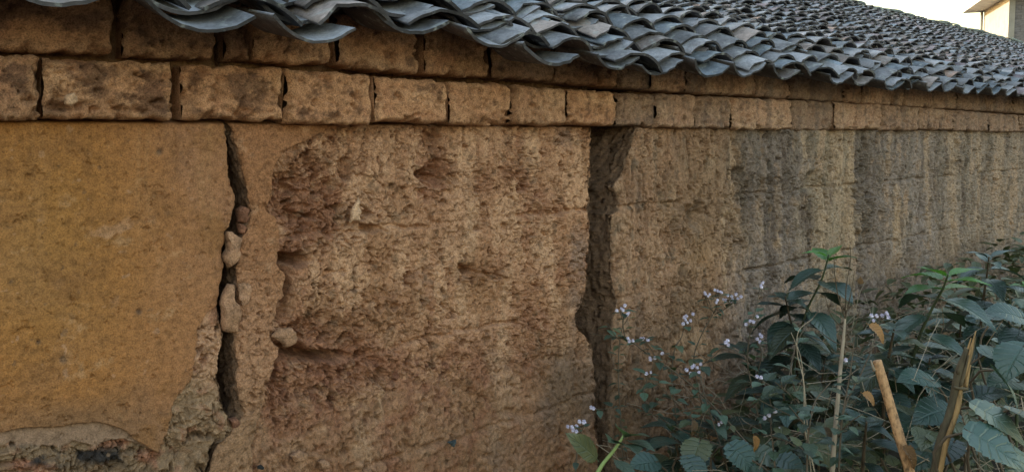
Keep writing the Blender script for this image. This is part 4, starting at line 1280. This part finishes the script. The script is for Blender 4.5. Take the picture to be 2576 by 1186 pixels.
def flower_mesh():
    """one fluffy flower head: a button with many thin florets"""
    parts = []
    r = np.random.RandomState(3)
    V, Q = tube([(0, 0, -0.55), (0, 0, -0.35), (0, 0, 0.0), (0, 0, 0.2)], [0.15, 0.5, 0.62, 0.3], 7)
    parts.append((V, Q))
    for k in range(46):
        u = r.rand(); a = r.uniform(0, 6.28)
        t = u * 1.45
        d = np.array([math.sin(t) * math.cos(a), math.sin(t) * math.sin(a), math.cos(t)])
        e1_ = unit(np.cross(d, [0.2, 0.3, 0.9])); e2 = np.cross(d, e1_)
        p0 = d * 0.45; L = r.uniform(0.85, 1.1)
        w = 0.13
        V = np.array([p0 - e1_ * w, p0 + e1_ * w, d * L + e2 * w, p0 + e2 * w * 1.2, d * L - e1_ * w * 0.8])
        parts.append((V, [np.array([[0, 1, 2], [0, 3, 4]])]))
    V, Q = join(parts)
    return mesh_np('flower_head', V, Q, M_FLOWER)


FLOWER = flower_mesh()


def flower(root, p, r_):
    o = bpy.data.objects.new('flower', FLOWER)
    COL.objects.link(o)
    o.parent = root
    o.location = tuple(np.array(p) - base_of(root))
    o.scale = (r_, r_, r_)
    o.rotation_euler = (rng.normal(0.3, 0.35), rng.normal(0, 0.35), rng.uniform(0, 6))
    return o


def weed(main, z, label, clusters=(), zend=None, leafsize=0.045, every=0.055, branches=(), rad=0.0028, bare=0.12):
    """sprawling weed: main = photo points from tip to root; clusters = (x, y, heads); branches = polylines from tip to main"""
    n0 = len(main)
    zend = zend or z
    pts = [at(x, y, z + (zend - z) * i / (n0 - 1)) for i, (x, y) in enumerate(main)]
    foot = np.array([pts[-1][0] + 0.08, pts[-1][1] + 0.03, 0.0])
    c = curve(pts + [foot], 8)
    root = empty('flowering_weed', foot, label, 'plant', 'lilac-flowered weeds')
    stems = [tube(c, np.linspace(rad * 0.5, rad * 1.4, len(c)), 5)]
    lines = [c]

    def near_z(x, y):
        q = np.array(main, float)
        i = np.argmin(np.hypot(q[:, 0] - x, q[:, 1] - y))
        return z + (zend - z) * i / (n0 - 1)
    for br in branches:
        zz = near_z(*br[-1])
        b = curve([at(x, y, zz - 0.02 * (len(br) - 1 - i)) for i, (x, y) in enumerate(br)], 6)
        stems.append(tube(b, np.linspace(rad * 0.45, rad * 0.8, len(b)), 5)); lines.append(b)
    allpts = np.concatenate(lines)
    for x, y, nh in clusters:
        zz = near_z(x, y) - 0.02
        cp = at(x, y, zz)
        j = np.argmin(np.linalg.norm(allpts - (cp - np.array([0, 0, 0.05])), axis=1))
        b = curve([cp, cp * 0.6 + allpts[j] * 0.4 + np.array([0.006, 0, -0.004]), allpts[j]], 5)
        stems.append(tube(b, np.linspace(rad * 0.4, rad * 0.6, len(b)), 5)); lines.append(b)
        for k in range(nh):
            a = rng.uniform(0, 6.28)
            rr = 0.015 * math.sqrt(k)
            q = cp + np.array([rr * math.cos(a) * 1.2, rr * 0.7 * math.sin(a), rr * 0.55 * math.sin(a + 1) + rng.normal(0, 0.002)])
            stems.append(tube([q, (q + cp) / 2 - UPV * 0.008, cp - UPV * 0.018], 0.0009, 4, False))
            flower(root, q, rng.uniform(0.0078, 0.0105))
    V, Q = join(stems)
    obj('stem', V, Q, M_BROWN, root)
    for li, L in enumerate(lines):
        ln_ = np.concatenate([[0], np.cumsum(np.linalg.norm(np.diff(L, axis=0), axis=1))])
        d = bare if li == 0 else 0.02
        while d < ln_[-1] - 0.01:
            p = np.array([np.interp(d, ln_, L[:, j]) for j in range(3)])
            if p[2] < 0.25: break
            a = rng.uniform(0, 6.28)
            for sg in (0, math.pi):
                el = rng.uniform(-0.5, 0.5)
                put_leaf(root, 'small', p, (math.cos(a + sg) * math.cos(el), math.sin(a + sg) * math.cos(el), math.sin(el)),
                         leafsize * rng.uniform(0.55, 1.2))
            d += every * rng.uniform(0.6, 1.5)
    return root


# ---- nettle-like shrubs
nettle([(2085, 640), (2068, 700), (2030, 780), (2005, 880), (1985, 1000), (1975, 1150)], 3.15, 0.175, 13, 'tall nettle shrub standing free against the wall, a bright leaf rosette at its tip', 2)
nettle([(2385, 690), (2372, 725), (2345, 775), (2315, 840), (2290, 930), (2280, 1100)], 2.75, 0.165, 12, 'bright green topped nettle shrub left of the tallest bluish one', 3)
nettle([(2488, 645), (2483, 690), (2474, 750), (2466, 830), (2455, 960), (2450, 1120)], 3.3, 0.15, 12, 'tall bluish nettle shrub at the right with pale-edged tip leaves', 0)
nettle([(2590, 720), (2580, 770), (2570, 830), (2560, 960), (2555, 1150)], 3.1, 0.17, 8, 'dark nettle shrub cut by the right picture edge', 1)
nettle([(1975, 745), (1985, 790), (2000, 850), (2005, 960), (2000, 1120)], 3.3, 0.135, 8, 'slim nettle shrub with blue-grey leaves left of the free-standing tall one', 0)
nettle([(1870, 880), (1895, 925), (1925, 980), (1945, 1060), (1950, 1180)], 3.4, 0.16, 7, 'low dark nettle shrub among the lilac flowers in front of the wall', 0)
nettle([(2250, 820), (2245, 850), (2235, 900), (2225, 990), (2220, 1150)], 2.7, 0.13, 8, 'grey-leaved nettle shrub rising behind the bamboo stake', 0)
nettle([(2340, 900), (2330, 950), (2325, 1040), (2320, 1180)], 2.9, 0.15, 7, 'short nettle shrub between the bamboo stake and the broken stalk', 0)
nettle([(1690, 1075), (1700, 1110), (1710, 1180)], 2.9, 0.15, 6, 'lowest dark nettle shrub right of the young foreground shoot', 0)
nettle([(1800, 1050), (1810, 1100), (1820, 1180)], 3.0, 0.15, 6, 'dark nettle shrub under the long bare weed branches', 0)
nettle([(1965, 960), (1975, 1020), (1985, 1150)], 2.9, 0.15, 7, 'dense nettle shrub in the dark left of the grey dry stalk', 0)
nettle([(2075, 900), (2065, 980), (2060, 1130)], 3.3, 0.15, 8, 'shaded nettle shrub just behind the grey dry stalk', 0)
nettle([(2170, 900), (2165, 960), (2160, 1100)], 3.2, 0.14, 8, 'nettle shrub between the grey dry stalk and the bamboo stake', 0)
nettle([(2420, 780), (2415, 840), (2410, 980)], 3.6, 0.16, 9, 'bushy nettle shrub behind the tip of the broken stalk', 0)
nettle([(2540, 790), (2535, 850), (2530, 980)], 3.8, 0.17, 9, 'farthest nettle shrub at the right in front of the grey wall', 0)
nettle([(2180, 1060), (2175, 1110), (2170, 1185)], 2.4, 0.11, 6, 'small nettle shrub at the foot of the bamboo stake', 0)


# ---- large-leaved creeper: each leaf on its own stalk from one root
def broad(label, foot_px, z, leaves):
    foot = at(*foot_px, z); foot[2] = 0
    root = empty('broad_leaved_plant', foot, label, 'plant', 'large-leaved plants at the right')
    stalks = []
    for (x, y, dz, size, dx, dy, dd, tilt) in leaves:
        p = at(x, y, z + dz)
        d = unit((dx, dd, dy))
        st = curve([p, p - d * 0.06 - UPV * 0.05, (p + foot) / 2 + np.array([rng.normal(0, .03), 0, 0]), foot], 5)
        stalks.append(tube(st, np.linspace(0.003, 0.006, len(st)), 5))
        put_leaf(root, 'big', p, d, size * 0.66, up=(tilt * 0.6 + rng.normal(0, .25), -0.22 + rng.normal(0, .15), 1))
    V, Q = join(stalks)
    obj('stem', V, Q, M_BROWN, root)


broad('large-leaved plant at the right edge with overlapping scalloped leaves', (2590, 1186), 2.6,
      [(2480, 890, .1, .20, 1, -.1, -.1, 0), (2500, 800, .3, .17, .6, .2, .2, .2), (2576, 870, 0, .19, -.5, -.3, -.3, -.2), (2440, 1000, .1, .16, .7, .3, -.2, .1), (2560, 960, .1, .18, -.8, .1, -.3, -.1),
       (2500, 930, -.1, .17, .2, -.4, -.6, 0), (2576, 800, .2, .18, -.6, .2, 0, 0)])
broad('large-leaved plant low in the right corner with one broad drooping leaf', (2480, 1250), 2.2,
      [(2455, 1020, 0, .19, .6, -.35, -.5, .1), (2440, 1085, -.1, .19, .7, -.35, -.5, 0), (2540, 1030, 0, .17, .5, -.2, -.3, 0), (2550, 1130, -.1, .17, -.2, -.4, -.5, 0), (2400, 1110, .1, .13, -.5, -.3, -.4, 0)])
broad('large-leaved plant with pale leaves between the two cut stakes', (2350, 1230), 2.5,
      [(2390, 1030, .05, .18, -1, .0, -.3, 0), (2345, 955, .1, .16, -.9, .25, -.2, 0), (2350, 1120, 0, .16, -.7, -.35, -.3, 0), (2310, 1050, .2, .15, -.8, -.1, -.3, -.1), (2270, 1120, .2, .14, .5, -.3, -.3, 0)])
broad('large-leaved dark plant spreading along the bottom below the flowers', (1800, 1260), 2.55,
      [(1700, 1110, .2, .15, -.9, .2, -.3, 0), (1760, 1110, .1, .15, -.3, -.3, -.5, 0), (1840, 1120, .1, .15, .4, -.3, -.4, 0), (1650, 1160, .1, .14, -.8, .1, -.4, 0), (1900, 1130, .15, .15, .5, -.2, -.4, 0),
       (1960, 1150, .1, .14, .6, -.2, -.4, 0), (1730, 1150, 0, .13, .3, -.3, -.5, 0), (2040, 1090, .2, .17, .4, -.6, -.4, 0)])

# ---- lilac weeds
weed([(1485, 838), (1530, 846), (1578, 854), (1628, 888), (1735, 964), (1788, 1014), (1875, 1108), (1932, 1175)], 3.05,
     'longest bare weed branch leaning left over the dark gap in the wall', [(1583, 858, 3), (1648, 900, 4), (1815, 1060, 2)], 2.7, 0.04, 0.07,
     [[(1528, 812), (1545, 840), (1560, 856)], [(1560, 775), (1566, 810), (1572, 852)], [(1615, 845), (1640, 880), (1650, 900)]])
weed([(1581, 1018), (1641, 1041), (1715, 1081), (1772, 1104), (1855, 1138), (1922, 1175)], 2.9,
     'lower arching weed branch with a yellow tip, under the longest branch', [(1493, 1028, 2), (1625, 940, 2)], 2.6, 0.045, 0.06,
     [[(1636, 930), (1618, 985), (1630, 1036)], [(1640, 953), (1690, 1000), (1738, 1052), (1755, 1098)], [(1660, 1000), (1640, 1030)]], bare=0.06)
weed([(1562, 772), (1568, 800), (1560, 850), (1555, 930), (1560, 1040), (1570, 1180)], 3.1,
     'thin weed with lilac heads standing in front of the dark gap', [(1562, 775, 4), (1578, 790, 2)], 3.0, 0.035, 0.045)
weed([(1722, 808), (1715, 845), (1700, 870), (1690, 930), (1700, 1040), (1720, 1180)], 3.2,
     'weed with a rounded lilac flower cluster before the pale wall patch', [(1725, 806, 7), (1618, 852, 3)], 3.0, 0.04, 0.05)
weed([(1805, 735), (1800, 775), (1770, 830), (1745, 900), (1760, 990), (1790, 1130)], 3.3,
     'weed carrying the highest pale flower clusters left of the nettles', [(1775, 740, 4), (1805, 733, 4), (1842, 752, 6), (1840, 744, 3), (1802, 762, 2)], 3.1, 0.038, 0.06,
     [[(1842, 752), (1825, 775), (1798, 790)], [(1775, 742), (1782, 770), (1796, 785)]])
weed([(1912, 716), (1905, 760), (1890, 820), (1880, 900), (1900, 1010), (1930, 1150)], 3.1,
     'weed with a small lilac cluster reaching up beside the slim nettle', [(1915, 716, 3), (1888, 808, 4), (1905, 855, 4)], 2.9, 0.045, 0.05,
     [[(1905, 855), (1915, 890), (1905, 940)]])
weed([(1758, 922), (1762, 950), (1775, 1000), (1800, 1080), (1830, 1180)], 2.9,
     'weed with a flat lilac cluster and drooping withered leaves in the middle of the weeds', [(1755, 925, 7), (1825, 862, 3)], 2.7, 0.05, 0.045)
weed([(1935, 1040), (1940, 1080), (1950, 1180)], 2.5, 'low weed with purple heads next to the dark nettle leaves', [(1935, 1045, 3), (1962, 1078, 4)], 2.4, 0.045, 0.04)
weed([(2215, 792), (2205, 840), (2170, 930), (2130, 1010), (2090, 1180)], 2.6, 'weed with two lilac heads above the orange dead leaf', [(2206, 795, 4), (2232, 792, 3), (2128, 905, 1)], 2.4, 0.04, 0.09)
weed([(1450, 1068), (1452, 1110), (1448, 1186)], 2.55, 'short weed with lilac heads left of the young foreground shoot', [(1450, 1070, 5), (1468, 1062, 2)], 2.55, 0.03, 0.06)
weed([(2060, 780), (2010, 850), (1990, 930), (2010, 1020), (2040, 1180)], 2.7, 'tangled weed with rounded pale leaves before the slim nettle', [(1915, 950, 2)], 2.4, 0.055, 0.045,
     [[(1950, 960), (1985, 990), (2008, 1020)], [(1900, 1000), (1960, 1030), (2020, 1060)], [(1920, 1090), (1980, 1110), (2030, 1140)]])
weed([(2150, 840), (2140, 930), (2120, 1040), (2110, 1180)], 2.35, 'green weed winding up beside the grey dry stalk', [], 2.25, 0.05, 0.045, [[(2170, 1040), (2140, 1060), (2118, 1080)]])
weed([(2090, 960), (2050, 1010), (2035, 1080), (2030, 1186)], 2.3, 'low yellowish weed just left of the grey dry stalk', [], 2.2, 0.045, 0.035, [[(1985, 1020), (2010, 1050), (2035, 1080)], [(2010, 1120), (2030, 1140)]])

# ---- young shoot in front
foot = at(1480, 1330, 2.1); foot[2] = 0
shoot = empty('young_shoot', foot, 'pale green young shoot with one big leaf on its left, before the wall', 'plant')
c = curve([at(1572, 1090, 2.15), at(1545, 1130, 2.14), at(1512, 1172, 2.12), at(1490, 1215, 2.1), foot], 8)
V, Q = tube(c, np.linspace(0.0035, 0.008, len(c)), 7); obj('stem', V, Q, solid('pale_green_stem', (0.20, 0.26, 0.09), 0.6), shoot)
b = at(1508, 1160, 2.12); tip = at(1434, 1088, 2.05)
put_leaf(shoot, 'lance', b, tip - b, np.linalg.norm(tip - b) * 0.9, up=(0.5, -0.8, 0.5))
for (x0, y0, x1, y1, sz, kd) in ((1566, 1100, 1625, 1085, 1, 'lance'), (1570, 1098, 1560, 1065, 1, 'lance'), (1556, 1120, 1592, 1110, 1.1, 'small'), (1574, 1105, 1640, 1120, 1, 'lance'), (1540, 1150, 1602, 1200, 1.0, 'lance'), (1548, 1110, 1540, 1098, .8, 'small')):
    b = at(x0, y0, 2.13); tip = at(x1, y1, 2.05)
    put_leaf(shoot, kd, b, tip - b, np.linalg.norm(tip - b) * sz, up=(0.3, -0.3, 1))

# ------------------------------------------------------------------ stakes and stalks
M_BAMBOO = solid('tan_bamboo', (0.36, 0.200, 0.100), 0.7, 90, 0.75, 0.003, (1, 1, 0.5))
M_BARK = solid('dark_bark', (0.075, 0.058, 0.034), 0.85, 40, 0.5, 0.006, (1, 1, 0.25))
M_WOOD = solid('split_wood', (0.26, 0.16, 0.07), 0.75, 60, 0.75, 0.004, (1, 1, 0.2))
M_STALK = solid('grey_dry_stalk', (0.27, 0.215, 0.16), 0.8, 60, 0.4, 0.003, (1, 1, 0.2))

zt = 2.25
top_ = at(2206, 906, zt); low_ = at(2290, 1190, zt - 0.04)
d = unit(low_ - top_)
foot = top_ + d * (top_[2] / -d[2])
st = empty('bamboo_stake', foot, 'cut tan bamboo stake leaning left among the weeds', 'stake')
L = np.linalg.norm(foot - top_)
dist = np.array([0, .004, .05, .1, .15, .2, .208, .212, .216, .225, .3, .36, .367, .371, .375, .5, L])
rr = np.array([.0165, .0185, .019, .019, .0192, .0196, .021, .0195, .021, .0198, .02, .0205, .0222, .02, .022, .021, .024]) * 0.76
V, Q = tube([top_ + d * x for x in dist], rr, 14, True, 0.8)
obj('pole', V, Q, M_BAMBOO, st)
V, Q = tube([top_ - d * 0.001, top_ - d * 0.0012], [0.011, 0.011], 12)
# a splinter standing up on the left of the cut
V, Q = tube([top_ + d * 0.03 + np.array([-.017, -.003, 0]), top_ - d * 0.002 + np.array([-.018, -.002, 0])], [0.005, 0.002], 5)
obj('splinter', V, Q, M_STALK, st)

zt = 2.2
top_ = at(2446, 838, zt + 0.02); low_ = at(2352, 1186, zt)
d = unit(low_ - top_)
foot = low_ + d * (low_[2] / -d[2])
st = empty('broken_stalk', foot, 'thick broken stalk with splintered top, dark bark left and bare tan wood right', 'stake')
side = unit(np.cross(d, [0, 1, 0]))
if side[0] < 0: side = -side
Lb = np.linalg.norm(foot - top_)


def strand(off, w, x0, x1, n=24, taper=0.35, seed=0, dy=0.0, wob=0.003):
    r = np.random.RandomState(seed)
    xs = np.linspace(x0, x1, n)
    pts = []; rad = []
    for i, x in enumerate(xs):
        f = min(1.0, (x - x0) / 0.06)
        pts.append(top_ + d * x + side * (off + wob * math.sin(x * 31 + seed)) + np.array([0, dy, 0]))
        rad.append(w * (taper + (1 - taper) * f) * (1 + 0.10 * math.sin(x * 57 + seed * 2) * r.rand()))
    return tube(pts, rad, 9)


V, Q = strand(-0.0055, 0.0105, 0.045, Lb, 40, 0.5, 1); obj('bark', V, Q, M_BARK, st)
V, Q = strand(0.0062, 0.0080, 0.135, Lb, 40, 0.35, 1, -0.008); obj('bare_wood', V, Q, M_WOOD, st)
for k, (o_, w, a, b2, dy) in enumerate(((0.005, 0.005, -0.010, 0.13, -0.006), (0.010, 0.0045, 0.005, 0.11, -0.004), (-0.001, 0.005, 0.012, 0.10, 0.0), (-0.013, 0.005, 0.040, 0.12, -0.006), (0.014, 0.006, 0.085, 0.15, -0.008), (0.000, 0.0045, 0.06, 0.15, -0.010))):
    V, Q = strand(o_, w, a, b2, 8, 0.3, 5 + k, dy, 0.001)
    obj('splinter', V, Q, M_WOOD if k % 2 == 0 else M_BARK, st)
V, Q = tube([top_ + d * 0.155 + side * x + np.array([0, -.012 - .006 * math.sin((x + .03) * 50), 0.002 * math.sin(x * 90)]) for x in np.linspace(-.021, .019, 7)], 0.004, 6)
obj('node_ring', V, Q, M_BARK, st)

pts = [at(2128, 775, 2.45), at(2122, 850, 2.43), at(2115, 920, 2.41), at(2108, 1000, 2.38), at(2101, 1080, 2.35), at(2096, 1150, 2.33), at(2092, 1230, 2.3)]
foot = np.array([pts[-1][0], pts[-1][1], 0.0])
st = empty('dry_stalk', foot, 'straight grey dry stalk with bare twigs at its top, left of the bamboo stake', 'dry stalk')
c = curve(pts + [foot], 6)
rad = np.interp(np.arange(len(c)) / len(c), [0, 0.12, 0.3, 0.6, 1], [0.0025, 0.0045, 0.006, 0.007, 0.008])
V, Q = tube(c, rad, 9); obj('stem', V, Q, M_STALK, st)
kn = at(2105, 1083, 2.352)
V, Q = tube([kn + np.array([-.012, 0, 0]), kn + np.array([0.0, -.004, .001]), kn + np.array([.03, -.004, .003])], [0.008, 0.0085, 0.002], 7); obj('knot', V, Q, M_BARK, st)
for tw in ([(2126, 800), (2110, 750), (2100, 690), (2098, 640)], [(2126, 800), (2140, 740), (2150, 680)], [(2124, 830), (2090, 790), (2075, 740)], [(2127, 790), (2128, 730), (2140, 640), (2138, 615)], [(2122, 850), (2150, 820), (2165, 770)],
           [(2120, 870), (2085, 850), (2060, 830)]):
    c = curve([at(x, y, 2.44 - 0.015 * i) for i, (x, y) in enumerate(tw)], 5)
    V, Q = tube(c, np.linspace(0.0022, 0.0008, len(c)), 5); obj('twig', V, Q, M_BROWN, st)

for tw, z, lab in (([(1581, 1018), (1600, 1026), (1640, 1040)], 2.88, None), ([(2300, 560), (2270, 620), (2200, 680), (2170, 720), (2150, 790)], 4.2, 'dry seed twig leaning on the grey wall above the weeds'),
                   ([(1990, 835), (2012, 890), (2022, 960), (2030, 1060), (2040, 1190)], 2.35, 'curved pale dry stalk in front of the tangled weed'),
                   ([(2045, 800), (2010, 830), (2005, 880), (2020, 950), (2025, 1080), (2050, 1190)], 2.3, 'hooked brown dry stalk left of the grey dry stalk')):
    if lab is None: continue
    p = [at(x, y, z) for x, y in tw]
    f_ = np.array([p[-1][0], p[-1][1], 0.0])
    c = curve(p + [f_], 6)
    V, Q = tube(c, np.linspace(0.001, 0.0024, len(c)), 5)
    props(obj('dry_twig', V, Q, M_STALK, None), lab, 'twig', 'dry twigs among the weeds')

# ---- dead leaves caught in the plants
for (x, y, z, sz, d_, k, lab) in ((2180, 812, 2.3, .07, (.6, -.2, -.5), 'dead', 'orange dead leaf hanging under the two lilac heads'),
                                  (2265, 1115, 2.2, .075, (.5, -.2, -.6), 'dead', 'curled orange dead leaf stuck to the foot of the bamboo stake'),
                                  (2165, 985, 2.5, .06, (.6, -.1, -.4), 'dead', 'small brown dead leaf beside the grey dry stalk'),
                                  (1742, 1050, 2.7, .06, (.1, -.2, -1), 'wither', 'dark withered leaf hanging in the middle of the weeds'),
                                  (1648, 905, 2.95, .06, (-.1, -.2, -1), 'wither', 'dark withered leaf under the white flower trio on the longest branch'),
                                  (1895, 1090, 2.6, .055, (.2, -.2, -.9), 'dead', 'rusty dead leaf among the low dark leaves'),
                                  (2070, 1070, 2.5, .05, (.4, -.3, -.6), 'wither', 'brown withered leaf left of the grey dry stalk'),
                                  (2160, 715, 3.0, .03, (.2, -.2, .8), 'dead', 'tiny yellow leaf against the grey wall right of the tallest nettle')):
    p = at(x, y, z)
    o = put_leaf(None, k, p, d_, sz, up=(0.2, -0.7, 0.4), name='dead_leaf')
    props(o, lab, 'leaf', 'dead leaves caught in the weeds')

# ------------------------------------------------------------------ undergrowth and thatch (uncountable)
lv = []; lq = []; luv = []; off = 0
src = [LEAF['nettle'][1], LEAF['small'][0]]
tmpl = []
for wd in (0.28, 0.4):
    v_ = []; u_ = []
    f = w_ovate(wd, 0.36)
    for i in range(8):
        v = i / 7
        for u in (-1, 0, 1):
            v_.append((u * f(v) * (1.08 if i % 2 else 0.95), v, 0.22 * abs(u) * f(v) - 0.2 * v * v)); u_.append((u * .5 + .5, v))
    tmpl.append((np.array(v_), np.array(u_), gridq(8, 3)))
cnt = 0
while cnt < 3800:
    s_ = rng.uniform(2.2, 9.0); D = rng.uniform(0.9, 2.2)
    p = P(s_, D, 0)
    x = 1288 + F * p[0] / max(p[1], .1)
    lim = np.interp(x, [1450, 1600, 1750, 1900, 2100, 2300, 2576], [0.06, 0.14, 0.24, 0.44, 0.60, 0.68, 0.75])
    if x < 1480 or p[1] < 2.3: continue
    hgt = rng.uniform(0.02, 1) ** 0.8 * lim
    sz = rng.uniform(0.05, 0.12)
    a = rng.uniform(0, 6.28); el = rng.normal(-0.1, 0.45)
    d = np.array([math.cos(a) * math.cos(el), math.sin(a) * math.cos(el), math.sin(el)])
    xv = unit(np.cross(d, [0, 0, 1])); zv = np.cross(xv, d)
    tv, tu, tq = tmpl[rng.randint(2)]
    W = np.array([p[0], p[1], hgt]) + sz * (tv[:, :1] * xv + tv[:, 1:2] * d + tv[:, 2:] * zv)
    lv.append(W); lq.append(tq + off); luv.append(tu); off += len(W); cnt += 1
o = obj('undergrowth', np.concatenate(lv), [np.concatenate(lq)], M_NETTLE, None, uv=np.concatenate(luv))
o['kind'] = 'stuff'
tw = []
for k in range(900):
    x = rng.uniform(1560, 2600); z = rng.uniform(2.4, 4.2)
    lim = np.interp(x, [1560, 1800, 2100, 2300, 2576], [0.2, 0.5, 0.7, 0.85, 0.8])
    p = at(x, 900, z); p[2] = rng.uniform(0.1, 1) * lim
    q = p @ N
    if q > 2.15: continue
    d = unit([rng.normal(0, 1), rng.normal(0, .6), rng.normal(0, .6)])
    L = rng.uniform(0.08, 0.30)
    m = p + d * L * 0.5 + rng.normal(0, 0.02, 3)
    tw.append(tube([p, m, p + d * L], rng.uniform(0.0008, 0.002), 4, False))
V, Q = join(tw)
o = obj('dry_thatch', V, Q, M_STALK, None)
o['kind'] = 'stuff'
